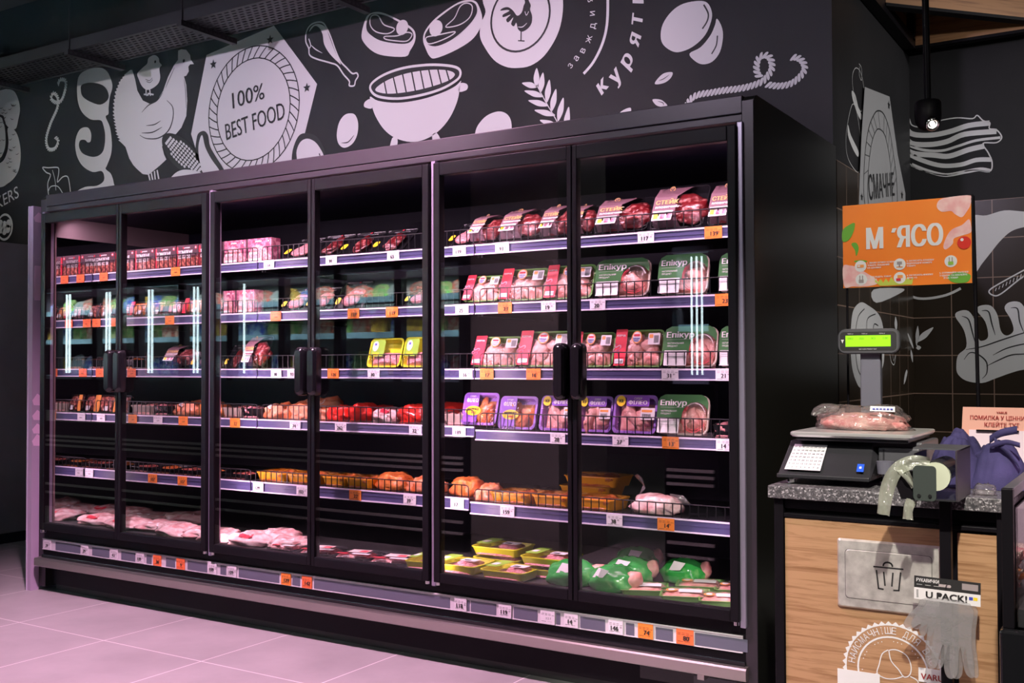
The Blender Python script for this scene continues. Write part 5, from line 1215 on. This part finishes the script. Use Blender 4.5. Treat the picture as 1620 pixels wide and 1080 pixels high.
el([(-.05, .42), (.1, .44), (.28, .35), (.36, .15), (.33, -.02), (.22, -.08), (.12, .05), (-.02, .2), (-.06, .36)], cl=True)
el([(-.08, .42), (-.2, .32), (-.26, .1), (-.3, -.08), (-.15, -.16), (.05, -.14), (.22, -.06)]); el([(-.3, -.08), (-.45, -.2), (-.55, -.3)]); el([(.34, -.05), (.48, -.12), (.52, -.3)])
mb.box(ec.x-Rr*1.1, ec.x-Rr*.25, ec.y-.002, ec.y-.001, ec.z-Rr*.42, ec.z-Rr*.1, MW); mb.box(ec.x+Rr*.5, ec.x+Rr*1.12, ec.y-.002, ec.y-.001, ec.z-Rr*.12, ec.z+Rr*.16, MW)
mb.text('VARUS', (ec.x+Rr*.8, ec.y-.0022, ec.z-Rr*.06), X3, Z3, .016, 'inkred', 'c', .02)
mb.build('round_emblem', cnt)
# post in front of the counter
post = thing('steel_post', (4.432, yf-.022, 0), 'black square steel post standing in front of the counter', 'post')
MB().box(-.014, .014, -.012, .012, 0, .805, 'black').build('upright', post, .001); MB().box(-.03, .03, -.03, .02, 0, .006, 'black').build('foot_plate', post)
# label printing scale
sc_ = thing('weighing_scale', (0, 0, 0), 'dark label-printing weighing scale with a key sheet on the counter', 'scale')
a = lambda x, y, z: K(x, y, z)
FBL, FBR = Vector((3.960, -.323, .842)), Vector((4.222, -.323, .842)); FTL, FTR = Vector((3.966, -.20, .930)), Vector((4.205, -.20, .930))
mb = MB(); mb.hexa([FBL-Vector((0, 0, .012)), FBR-Vector((0, 0, .012)), Vector((4.222, -.14, .83)), Vector((3.96, -.14, .83)), FTL, FTR, Vector((4.222, -.14, .93)), Vector((3.96, -.14, .93))], 'plasticdark'); mb.hexa([FBL-Vector((0, 0, .012)), FBR-Vector((0, 0, .012)), FBR+Vector((0, .01, -.012)), FBL+Vector((0, .01, -.012)), FBL, FBR, FBR+Vector((0, .01, 0)), FBL+Vector((0, .01, 0))], 'plasticdark')
# top of console
mb.build('console', sc_, .003)
n0 = (FBR-FBL).cross(FTL-FBL).normalized(); n0 = n0 if n0.y < 0 else -n0
def cp(u, v, k_=.0008): 
    l = FBL.lerp(FTL, v); r = FBR.lerp(FTR, v); return l.lerp(r, u)+n0*k_
mb = MB(); mb.add([cp(.07, .12), cp(.47, .12), cp(.47, .88), cp(.07, .88)], [(0, 1, 2, 3)], 'key'); 
nnum = 1
xd = (FBR-FBL).normalized(); yd = (FTL-FBL); yd = (yd-xd*yd.dot(xd)).normalized()
for r_ in range(7):
    for c in range(8):
        mb.text(str(r_*8+c+1), cp(.1+c*.048, .17+r_*.1, .0014), xd, yd, .0062, 'ink', 'c'); nnum += 1
mb.build('key_sheet', sc_)
mb = MB(); mb.add([cp(.86, .14, .002), cp(.935, .14, .002), cp(.935, .36, .002), cp(.86, .36, .002)], [(0, 1, 2, 3)], 'blue'); mb.add([cp(.885, .22, .003), cp(.91, .22, .003), cp(.91, .28, .003), cp(.885, .28, .003)], [(0, 1, 2, 3)], 'white'); mb.build('power_button', sc_)
MB().box(3.985, 4.335, -.175, .07, .838, .934, 'plasticgrey').box(4.222, 4.335, -.215, -.175, .84, .92, 'plasticgrey').build('housing', sc_, .006)
MB().box(4.235, 4.24, -.2155, -.215, .85, .915, 'plasticdark').cyl((4.29, -.2152, .885), .004, -.001, 'ink', 1, 12).build('housing_seam', sc_)
MB().cyl((4.248, -.245, .848), .021, .035, 'bluegrey', 2, 20, .024).build('knob', sc_)
for x, y in ((4.247, -.245), (3.99, -.27), (4.0, .04), (4.3, .04)): MB().cyl((x, y, zt), .014, .014, 'chrome', 2, 14).cyl((x, y, zt+.014), .007, .025, 'chrome', 2, 10).build('foot', sc_)
MB().box(3.995, 4.31, -.245, .07, .934, .945, 'plasticdark').build('platform_base', sc_, .003)
MB().loft([[(4.152+x, -.088+y, z) for x, y in rrect(w2, h2, .012, 4)] for z, w2, h2 in ((.945, .335, .335), (.951, .345, .345), (.957, .345, .345), (.960, .338, .338))], mat('brushed_plate', (.75, .74, .72), .32, .6), smooth=False).build('weighing_plate', sc_)
MB().box(4.073, 4.137, .2, .23, zt, 1.20, 'bluegrey').build('display_pole', sc_, .004)
MB().box(3.99, 4.2, .06, .22, .82, .86, 'plasticdark').build('pole_bracket', sc_)
hd = thing('display_head'); hd.parent = sc_; hd.location = (4.105, .195, 1.231)
MB().loft([[(x, y, z) for x, z in rrect(w2, h2, r2, 5)] for y, w2, h2, r2 in ((.02, .18, .07, .02), (0, .195, .082, .026), (-.018, .195, .082, .026), (-.022, .188, .075, .022))], 'plasticgrey', smooth=False).build('display_housing', hd)
MB().loft([[(x, y, z) for x, z in rrect(.178, .062, .012, 4)] for y in (-.022, -.0226)], 'ink', smooth=False).build('display_bezel', hd)
MB().box(-.071, .071, -.0235, -.0226, -.017, .019, 'lcd').build('lcd_screen', hd)
mb = MB()
for x, s in ((-.055, '0302'), (-.02, '.020'), (.016, '.003'), (.055, '0.00')): mb.text(s, (x, -.024, .006), X3, Z3, .007, mat('lcd_ink', (.05, .12, .01), .5), 'c')
for x in (-.055, -.01, .045): mb.text('ТАРА кг', (x, -.0232, .023), X3, Z3, .0035, 'white', 'c')
mb.text('МАГАЗИН РЕМОНТ ВАГ', (0, -.0232, -.027), X3, Z3, .0035, 'white', 'c'); mb.poly([(-.086, -.0232, .006), (-.076, -.0232, .006), (-.081, -.0232, -.006)], 'white'); mb.build('display_lettering', hd)
# bag of meat on the plate
bag = crumple('meat_bag', .128, .085, .034, mat('bagged_meat', (.6, .16, .16), .35, noise_c=(.85, .5, .45), nscale=34, bump=.5, bscale=50), 51, None, 'meat', .3)
bag.location = (4.145, -.05, .961)
t2 = crumple('tmp', .137, .095, .050, 'bagfilm', 52, None, 'plastic_bag', .42)
for c in kids(t2): c.parent = bag
bpy.data.objects.remove(t2)
mb = MB(); nu = 14; rings = []
for i, (x, z, r1, r2) in enumerate(((-.06, .055, .03, .012), (-.09, .062, .028, .014), (-.12, .060, .022, .016), (-.145, .050, .016, .014), (-.155, .042, .004, .004))):
    rings.append([(x, -.02+r1*math.cos(2*PI*j/nu)*(1+.25*math.sin(j*2.3)), z+r2*math.sin(2*PI*j/nu)*(1+.2*math.sin(j*3.1))) for j in range(nu)])
mb.loft(rings, 'bagfilm'); mb.build('bag_knot', bag)
mb = MB(); mb.add([(.035, -.078, .058), (.105, -.074, .056), (.103, -.063, .071), (.034, -.068, .072)], [(0, 1, 2, 3)], 'white')
for j in range(6): mb.add([(.042+j*.01, -.0765+j*.0004, .0625), (.049+j*.01, -.0765+j*.0004, .0625), (.049+j*.01, -.0745+j*.0004, .066), (.042+j*.01, -.0745+j*.0004, .066)], [(0, 1, 2, 3)], 'bluep')
mb.build('price_label', bag)
tag(bag, 'knotted milky bag of pink meat lying on the scale plate', 'meat bag')
# orange sign
sg = thing('price_board_sign', (4.188, .352, 1.505), 'orange hanging-style meat sign board on two thin poles behind the scale', 'sign')
sg['label'] = 'orange sign board with white meat lettering on two thin poles'
SWd, SHt = .412, .284; cxs = 0
OR = mat('orange_sign_print', (.95, .22, .012), .4, noise_c=(.98, .27, .02), nscale=4)
MB().box(-SWd/2, SWd/2, 0, .006, 0, SHt, OR).build('board', sg)
boxo('frame_edge', SWd/2, SWd/2+.005, -.002, .010, -.004, SHt+.004, 'black', sg)
Ys = -.0008
def sp(u, v, k_=0): return Vector((-SWd/2+u*SWd, Ys-.0012*k_, SHt*(1-v)))
mb = MB()
mb.text("М ´ЯСО", sp(.20, .545, 1), X3, Z3, .072, MW, 'l', .05, .24)
TXT = [('1. ЗВАЖУ ВІТИНУ КОЖНУ', .20, .72), ('ТОВАРУ, ВКАЗАНИЙ', .20, .75), ('НА ЦІННИКУ', .20, .78), ('2. ПОКЛАДІТЬ ТОВАР', .20, .89), ('НА ВАГИ', .20, .92), ('3. НАТИСНІТЬ КЛАВІШУ', .51, .72), ('ВІДПОВІДНУ НОМЕРУ', .51, .75), ('ТОВАРУ', .51, .78), ('4. НАТИСНІТЬ КНОПКУ', .51, .89), ('ДРУК / F3', .51, .92), ('5. ОТРИМАЙТЕ НАЛІПКУ', .76, .88), ('З ЦІНОЮ ТА НАКЛЕЙТЕ', .76, .91), ('ЇЇ НА ТОВАР', .79, .94)]
for s, u, v in TXT: mb.text(s, sp(u, v, 1), X3, Z3, .0052, MW, 'l', .03)
mb.build('lettering', sg)
mb = MB()
def dis(u, v, r, m, k_=1, sq=1):
    c = sp(u, v, k_); mb.add([c+Vector((r*math.cos(2*PI*i/24), 0, r*sq*math.sin(2*PI*i/24))) for i in range(24)], [tuple(range(24))], m)
GRY = mat('grey_icon', (.35, .3, .3), .5)
for u, v, ic in ((.145, .745, 0), (.15, .905, 1), (.455, .745, 2), (.455, .905, 3), (.845, .74, 4)):
    mb = MB(); dis(u, v, .0195, MW, 2)
    c = sp(u, v, 3)
    if ic == 0: mb.box(c.x-.011, c.x+.011, c.y-.0012, c.y, c.z-.005, c.z+.005, 'orangep'); mb.box(c.x-.009, c.x-.001, c.y-.0022, c.y-.0012, c.z-.003, c.z+.003, MW)
    elif ic == 2: mb.box(c.x-.008, c.x+.008, c.y-.0012, c.y, c.z-.001, c.z+.009, GRY); mb.box(c.x-.002, c.x+.002, c.y-.0012, c.y, c.z-.009, c.z-.001, GRY); mb.box(c.x-.01, c.x+.01, c.y-.0012, c.y, c.z-.011, c.z-.008, 'orangep')
    elif ic == 3: mb.box(c.x-.007, c.x+.010, c.y-.0012, c.y, c.z-.001, c.z+.009, 'orangep'); mb.box(c.x-.011, c.x+.004, c.y-.0022, c.y-.0012, c.z-.010, c.z-.002, 'red')
    else: mb.box(c.x-.006, c.x-.003, c.y-.0012, c.y, c.z-.003, c.z+.013, GRY); mb.box(c.x+.003, c.x+.006, c.y-.0012, c.y, c.z-.003, c.z+.013, GRY); mb.box(c.x-.008, c.x+.008, c.y-.0012, c.y, c.z-.012, c.z-.001, GRY if ic == 1 else 'lime')
    mb.build('icon', sg)
mb = MB()
def blobp(pts, m, k_=1, nm='chicken_picture'): MB().poly([sp(u, v, k_) for u, v in [(p.x, p.y) for p in crom([(a_, b_, 0) for a_, b_ in pts], True, 5)]], m).build(nm, sg)
CK = mat('chicken_print', (.86, .42, .42), .45, noise_c=(.95, .68, .64), nscale=25)
blobp([(.745, .1), (.76, .03), (.82, .0), (.995, .0), (.995, .1), (.97, .17), (.93, .24), (.88, .2), (.85, .16), (.78, .16)], CK)
blobp([(.79, .56), (.82, .44), (.86, .37), (.93, .33), (.98, .27), (.995, .33), (.995, .42), (.93, .45), (.87, .48), (.86, .54), (.81, .6)], CK)
blobp([(.0, .74), (.06, .73), (.12, .76), (.2, .84), (.26, .9), (.28, .96), (.2, .99), (.08, .985), (.01, .98)], CK)
mb = MB(); dis(.945, .535, .021, mat('tomato_print', (.75, .03, .015), .35), 2); dis(.93, .50, .005, MW, 3); mb.build('tomato_picture', sg)
mb = MB(); LG = mat('basil_print', (.14, .42, .03), .45)
blobp([(.0, .3), (.05, .24), (.1, .22), (.09, .32), (.05, .42), (.0, .43)], LG, 1.6, 'leaf_picture'); blobp([(.07, .47), (.11, .46), (.13, .53), (.11, .62), (.1, .55)], LG, 1, 'leaf_picture'); blobp([(.82, .92), (.88, .87), (.95, .88), (.99, .92), (.96, .99), (.86, .985)], LG, 1, 'leaf_picture')
blobp([(.09, .68), (.15, .67), (.2, .69), (.14, .71)], LG, 1, 'leaf_picture')
random.seed(5); P = [(.26+i*.3/14, .9+(.045 if i % 2 else 0)+random.uniform(-.01, .01)) for i in range(15)]; mb.poly([sp(u, v, 1.6) for u, v in P+[(.55, .99), (.3, .99), (.26, .94)]], mat('lettuce_print', (.55, .62, .08), .45)); mb.build('lettuce_picture', sg)
MB().tube([(-.196, .012, .05), (-.196, .012, -.608)], .004, 'black', 8).build('pole', sg); MB().tube([(SWd/2+.002, .016, SHt), (SWd/2+.014, .016, -.608)], .006, 'black', 8).build('pole', sg)
sg.location = (4.188, .352, 1.419)
# pink notice
ns = thing('pink_notice_board', (0, .217, 0), 'pink notice board with dark red lettering behind the blue bag', 'sign')
MB().hexa([(4.37, 0, .812), (4.62, 0, .812), (4.62, .006, .812), (4.37, .006, .812), (4.38, .012, 1.022), (4.62, .012, 1.022), (4.62, .018, 1.022), (4.38, .018, 1.022)], mat('salmon_board', (.82, .42, .33), .45)).build('board', ns)
mb = MB(); mb.text('VARUS', (4.492, .0095, 1.003), X3, Z3, .007, 'inkred', 'c', .03); mb.text('ПОМИЛКА У ЦІННИКУ?', (4.492, .008, .984), X3, Z3, .0125, 'inkred', 'c', .02, .18); mb.text('КЛЕЙТЕ ТУТ', (4.492, .006, .963), X3, Z3, .0125, 'inkred', 'c', .02, .098); mb.build('lettering', ns)
mb = MB(); mb.add([(4.398, .0045, .952), (4.585, .0045, .952), (4.585, -.001, .83), (4.398, -.001, .83)], [(0, 1, 2, 3)], mat('pale_pink_paper', (.85, .68, .76), .5)); mb.build('pocket_paper', ns)
# clip board clamp
mb = MB(); mb.box(4.42, 4.54, -.004, .002, .948, .953, 'black'); mb.build('pocket_edge', ns)
# bag roll dispenser
dp = thing('bag_dispenser', (0, 0, 0), 'black metal bag dispenser with a roll, fixed on top of the post', 'dispenser')
y0, y1 = -.505, -.30
mb = MB(); mb.box(4.475, 4.479, y0, y1, .813, .940, mat('dispenser_plum_black', (.05, .04, .05), .4)); 
mb.build('right_plate', dp, .0008)
MB().box(4.365, 4.369, y0+.06, y1, .84, .925, 'black').build('left_plate', dp); MB().box(4.365, 4.479, y0+.05, y1, .937, .941, 'plasticgrey').build('top_plate', dp)
MB().box(4.372, 4.477, y0+.02, y1, .810, .814, 'plasticdark').build('bottom_plate', dp)
mb = MB(); mb.loft([[(4.405+x, y, .857+z) for x, z in rrect(.055, .088, .010, 4)] for y in (y0-.018, y0-.014)], mat('grey_green_plate', (.05, .062, .056), .4), smooth=False); fpz = mb.build('front_flap', dp)
mb = MB()
for x in (4.392, 4.418): mb.cyl((x, y0-.018, .826), .0045, -.003, 'chrome', 1, 10)
mb.build('bolt', fpz)
mb = MB(); mb.cyl((4.425, y0+.02, .882), .031, .15, 'plasticdark', 1, 22); mb.build('roll_core', dp)
MB().cyl((4.425, y0+.012, .872), .036, .014, mat('roll_of_bags', (.62, .66, .5), .5), 1, 22).build('bag_roll', dp)
MB().hexa([(4.345, y0, .812), (4.4, y0, .812), (4.4, y0+.004, .812), (4.345, y0+.004, .812), (4.318, y0, .885), (4.385, y0, .885), (4.385, y0+.004, .885), (4.318, y0+.004, .885)], 'black').build('guide_plate', dp)
mb = MB()
def ribbon(path, w0, w1, m, mb=mb, yj=0):
    P = crom([Vector(p) for p in path], False, 6); v = []; n_ = len(P)
    for i, p in enumerate(P):
        d = (P[min(i+1, n_-1)]-P[max(i-1, 0)]).normalized(); s = Vector((d.z, 0, -d.x)).normalized(); w_ = w0+(w1-w0)*i/n_
        for k2 in range(5): q = k2/4-.5; v.append(p+s*w_*q+Vector((0, .006*math.sin(q*9+i*.4), 0)))
    mb.add(v, [(i*5+k2, i*5+k2+1, i*5+k2+6, i*5+k2+5) for i in range(n_-1) for k2 in range(4)], m, True)
GB = glassy('green_tint_bag_film', 1.5, (.93, .95, .86), .25, 1.1, .06, bump=.8, bscale=40, haze=.72, hcol=(.72, .76, .62))
ribbon([(4.415, y0-.006, .905), (4.375, y0-.01, .908), (4.335, y0-.012, .885), (4.313, y0-.012, .835), (4.302, y0-.012, .770)], .034, .034, GB)
ribbon([(4.345, y0-.010, .900), (4.362, y0-.012, .872), (4.378, y0-.008, .845)], .03, .014, GB)
ribbon([(4.372, y0-.008, .812), (4.364, y0-.010, .79), (4.362, y0-.01, .762)], .024, .026, GB)
mb.build('hanging_bags', dp)
# gloves
gl = thing('glove_pack', (4.44, yf-.062, .605), 'pack of clear plastic gloves hanging from the post by a black and white card', 'gloves')
gl.rotation_euler = (0, R(1.2), 0)
mb = MB(); mb.box(-.08, .08, -.0006, .0006, -.030, .0, 'ink'); mb.box(-.08, .08, -.0006, .0006, -.060, -.030, 'white'); mb.build('header_card', gl)
mb = MB(); mb.text('РУКАВИЧКИ', (-.074, -.001, -.014), X3, Z3, .009, 'white', 'l', .02, .055); mb.text('U PACK!', (-.05, -.001, -.053), X3, Z3, .017, 'ink', 'l', .05, .098)
mb.box(-.022, -.014, -.0012, -.0006, -.048, -.041, 'ink')
for i in range(3): mb.box(-.074+i*.021, -.06+i*.021, -.001, -.0006, -.022, -.0212, 'white')
mb.box(.036, .074, -.001, -.0006, -.022, -.006, GRY); mb.box(.053, .062, -.001, -.0006, -.046, -.038, 'bluep'); mb.box(.063, .073, -.001, -.0006, -.046, -.038, 'yellow'); barcode(mb, 0, 0, 0, 0, 0) if 0 else None
for i in range(6): mb.box(-.074, -.069, -.001, -.0006, -.055+i*.0035, -.0535+i*.0035, 'ink')
mb.build('card_print', gl)
MB().loft([[(x, y, z) for x, z in rrect(.03, .007, .003, 4, -.005, -.018)] for y in (-.0008, -.0012)], mat('hang_hole', (.5, .42, .42), .5), smooth=False).build('hang_slot', gl)
def glove_poly(dx, sx, sz):
    P = [(-.052, -.055), (.056, -.055), (.060, -.12), (.060, -.155), (.066, -.2), (.068, -.235), (.058, -.240), (.045, -.225), (.036, -.175), (.034, -.168), (.030, -.19), (.028, -.235), (.018, -.250), (.004, -.248), (-.004, -.225), (-.004, -.175), (-.008, -.168), (-.015, -.195), (-.022, -.225), (-.036, -.234), (-.048, -.22), (-.050, -.19), (-.045, -.14), (-.043, -.125), (-.050, -.150), (-.060, -.152), (-.066, -.138), (-.062, -.122), (-.088, -.140), (-.100, -.135), (-.104, -.125), (-.09, -.10), (-.07, -.078)]
    return [(x*sx+dx, z*sz) for x, z in P]
for i, (dx, yy, sx, sz) in enumerate(((0, -.003, 1, 1), (.012, .004, .95, 1.0))):
    mb = MB(); P = crom([(x, 0, z) for x, z in glove_poly(dx, sx, sz)], True, 3)
    f_ = [(p.x, yy-.003, p.z) for p in P]; b_ = [(p.x, yy+.003, p.z) for p in P]
    mb.poly(f_, 'glove'); mb.poly(b_, 'glove'); mb.loft([f_, b_], 'glove', False, False); mb.build('glove', gl)
mb = MB(); mb.tube([(0, .03, -.012), (0, .0, -.014), (0, -.012, -.010)], .0018, 'chrome', 6); mb.build('hook', gl)
# blue fabric bag
fbp = thing('blue_fabric_bag', (4.46, -.12, zt), 'crumpled indigo fabric bag lying behind the dispenser', 'bag')
def cloth(pts, m, seed, amp=.02, n=22, parent=None, name='fabric'):
    """heap of cloth: height field over an ellipse with ridged folds"""
    mb = MB(); v = []; (cx, cy, rx, ry, hh) = pts
    for i in range(n+1):
        for j in range(n+1):
            a_ = i/n*2-1; b_ = j/n*2-1
            u = a_*math.sqrt(max(0, 1-b_*b_/2)); w_ = b_*math.sqrt(max(0, 1-a_*a_/2)); r2 = min(1, u*u+w_*w_)
            nz = .75*(noise.noise(Vector((u*1.3+seed, w_*1.2, seed*.7)))*.5+.5)-.22*abs(noise.noise(Vector((u*2.6, w_*2.2+seed, 1))))+.16*abs(noise.noise(Vector((u*3.4+1, w_*3.1, seed*2))))+.07*noise.noise(Vector((u*7, w_*7, 3)))
            z = hh*(1-r2**1.6)**.7*(.62+1.0*nz)
            v.append((cx+u*rx*(1+.2*noise.noise(Vector((a_*2, b_*2, seed)))), cy+w_*ry, max(z, .001)))
    f = [(i*(n+1)+j, (i+1)*(n+1)+j, (i+1)*(n+1)+j+1, i*(n+1)+j+1) for i in range(n) for j in range(n)]
    mb.add(v, f, m, True); return mb.build(name, parent)
cloth((-.035, .03, .10, .09, .135), 'fabric', 3.3, parent=fbp, name='bag_body', n=40); 
cloth((.055, .02, .095, .09, .115), 'fabric', 8.1, parent=fbp, name='bag_body', n=40)
mb = MB()
def strap(pts, w_=.022):
    P = crom([Vector(p) for p in pts], False, 8); v = []
    for i, p in enumerate(P): v += [p+Vector((0, 0, w_/2)), p-Vector((0, 0, w_/2)), p-Vector((0, -.002, w_/2)), p+Vector((0, .002, w_/2))]
    mb.add(v, [(i*4+k2, i*4+(k2+1) % 4, i*4+4+(k2+1) % 4, i*4+4+k2) for i in range(len(P)-1) for k2 in range(4)], 'fabric', True)
strap([(.045, -.02, .135), (.075, -.03, .155), (.115, -.02, .165)]); strap([(.06, -.04, .135), (.10, -.05, .10), (.125, -.05, .06), (.11, -.05, .01)], .018); strap([(.05, -.05, .12), (.09, -.05, .132), (.125, -.05, .125)], .014); mb.build('strap', fbp)
pc = crumple('plastic_bag_scrap', .028, .022, .02, 'bagfilm', 71, None, 'film', .6); pc.location = (4.515, -.30, zt); tag(pc, 'small crumpled clear plastic bag on the stone top beside the dispenser', 'plastic bag')

# ------------------------------------------------------------------ chiller at the right edge
rc = thing('open_chiller', (4.603, -.70, 0), 'black open chiller end with clear screen at the right edge', 'chiller')
MB().box(0, .024, .0, .024, .42, .874, 'black').build('corner_post', rc, .002); MB().box(0, .024, .024, .75, .85, .874, 'plasticgrey').build('top_rail', rc, .002)
MB().box(-.004, .9, -.01, .8, .0, .56, 'black').build('body', rc, .004); MB().box(-.004, .06, -.03, .8, .40, .56, 'blackgloss').build('corner_bumper', rc, .006)
MB().box(.026, .03, .03, .7, .56, .83, 'plexi').box(.03, .9, .004, .008, .56, .83, 'plexi').build('clear_screen', rc)
MB().box(.03, .9, .02, .7, .56, .60, 'deck').build('deck', rc)
MB().box(.03, .9, .70, .74, .56, .85, mat('pale_chiller_back', (.4, .33, .38), .4)).build('rear_panel', rc)
area('chiller_lamp', (4.85, -.35, .95), (4.8, -.35, .5), .3, 2.0, PINK)
for i, (x, y, z) in enumerate(((4.70, -.63, .60), (4.70, -.63, .648), (4.70, -.46, .60), (4.70, -.46, .648))):
    t = mk_flat('tray_clear', 'mince' if i != 2 else 'marin', .1, .15, .045, seed=80+i, nm='chiller_meat_tray'); t.location = (x, y, z)
    tag(t, ['red meat tray at the front bottom of the right-hand chiller', 'red meat tray stacked at the front of the right-hand chiller', 'orange meat tray low behind the front stack of the right-hand chiller', 'red meat tray topmost of the rear stack in the right-hand chiller'][i], 'meat tray', 'meat trays in the right-hand chiller')

# ------------------------------------------------------------------ freezer row across the aisle, seen in the glass doors
fz = thing('freezer_row', (0, -2.08, 0), 'lit glass-door freezer row across the aisle, seen only as a reflection', 'freezer')
def freezer(x0, x1, nd):
    mb = MB(); mb.box(x0, x1, -.85, 0, .0, .70, 'black'); mb.build('freezer_chest', fz)
    MB().box(x0, x1, -.05, .012, .705, .79, 'frzgrey').build('chest_rim', fz)
    mb = MB()
    for z in (.585, .55, .51, .19, .12): mb.box(x0, x1, 0, .02, z-.012, z+.004, 'frzgrey')
    mb.build('bumper', fz)
    MB().box(x0, x1, -.85, -.80, .7, 1.86, 'frzin').build('back_wall', fz)
    MB().box(x0, x1, -.80, -.04, 1.80, 1.86, 'black').box(x0, x1, -.04, -.0, 1.765, 1.80, 'frzband').build('cabinet_top', fz)
    MB().box(x0, x1, -.35, -.0, 1.05, 1.08, 'frzband').build('cabinet_sill', fz)
    for z in (1.37, 1.61): MB().box(x0, x1, -.6, -.16, z-.01, z, 'frzin').box(x0, x1, -.165, -.155, z-.03, z+.01, 'frzband').build('freezer_shelf', fz)
    for xe in (x0-.02, x1): MB().box(xe, xe+.02, -.86, .0, 0, 1.87, 'black').build('end_panel', fz)
    dw = (x1-x0)/nd
    for i in range(nd+1): x = x0+i*dw; MB().box(x-.03, x+.03, -.06, 0, 1.05, 1.8, 'black').build('freezer_mullion', fz)
    for i in range(nd):
        leds = (.115, .145, .175) if x0 > 2 else (() if i in (0, 6, 7, 8) else (.075,) if i == 5 else (.058, .098))
        for dx in leds: MB().box(x0+i*dw+dx-.0035, x0+i*dw+dx+.0035, -.075, -.066, 1.1, 1.75, 'led').build('led_tube', fz)
        area('freezer_lamp', (x0+(i+.5)*dw, -2.08-.09, 1.77), (x0+(i+.5)*dw, -2.08-.52, 1.3), dw*.8, 190*dw/.51, (.78, .95, 1), .06, 95)
freezer(-3.4, 1.22, 9); freezer(2.59, 2.86, 1)
bagm = [mat('frozen_bag_%s' % n_, c1, .3, noise_c=c2, nscale=24, ramp=(.42, .58), bump=.5, bscale=25) for n_, c1, c2 in (('blue', (.05, .1, .6), (.5, .7, .9)), ('white', (.6, .7, .7), (.85, .85, .8)), ('green', (.15, .4, .08), (.6, .6, .3)), ('red', (.6, .1, .06), (.8, .6, .5)), ('yellow', (.75, .5, .06), (.5, .25, .05)))]
proto = []
for i, m_ in enumerate(bagm):
    t = crumple('frozen_food_bag', .085, .05, .12, m_, 90+i, None, 'bag', .3); proto.append(t); freeze(t)
random.seed(11); nb = 0
for z in (1.085, 1.372, 1.612):
    for xs in ([-3.28+i*.165 for i in range(27)]+[2.80]):
        pr_ = random.choice(proto)
        if pr_.get('u'): o = clone(pr_)
        else: pr_['u'] = 1; o = pr_
        o.location = (xs+random.uniform(-.02, .02), -2.08-.27-random.uniform(0, .05), z); o.scale = (random.uniform(.85, 1.1), 1, random.uniform(.55, .65) if z > 1.5 else random.uniform(.7, 1.0)); nb += 1
        tag(o, 'frozen food bag in the freezer row, seen only in the glass reflection', 'food bag', 'frozen food bags across the aisle')
for p_ in proto:
    if 'u' in p_: del p_['u']
for o in bpy.data.objects:
    if o.get('u'): del o['u']
MB().box(1.28, 1.9, -2.7, -2.08, 0, CZ, mat('grey_green_column', (.27, .29, .25), .5)).build('trim_3', kind='structure')
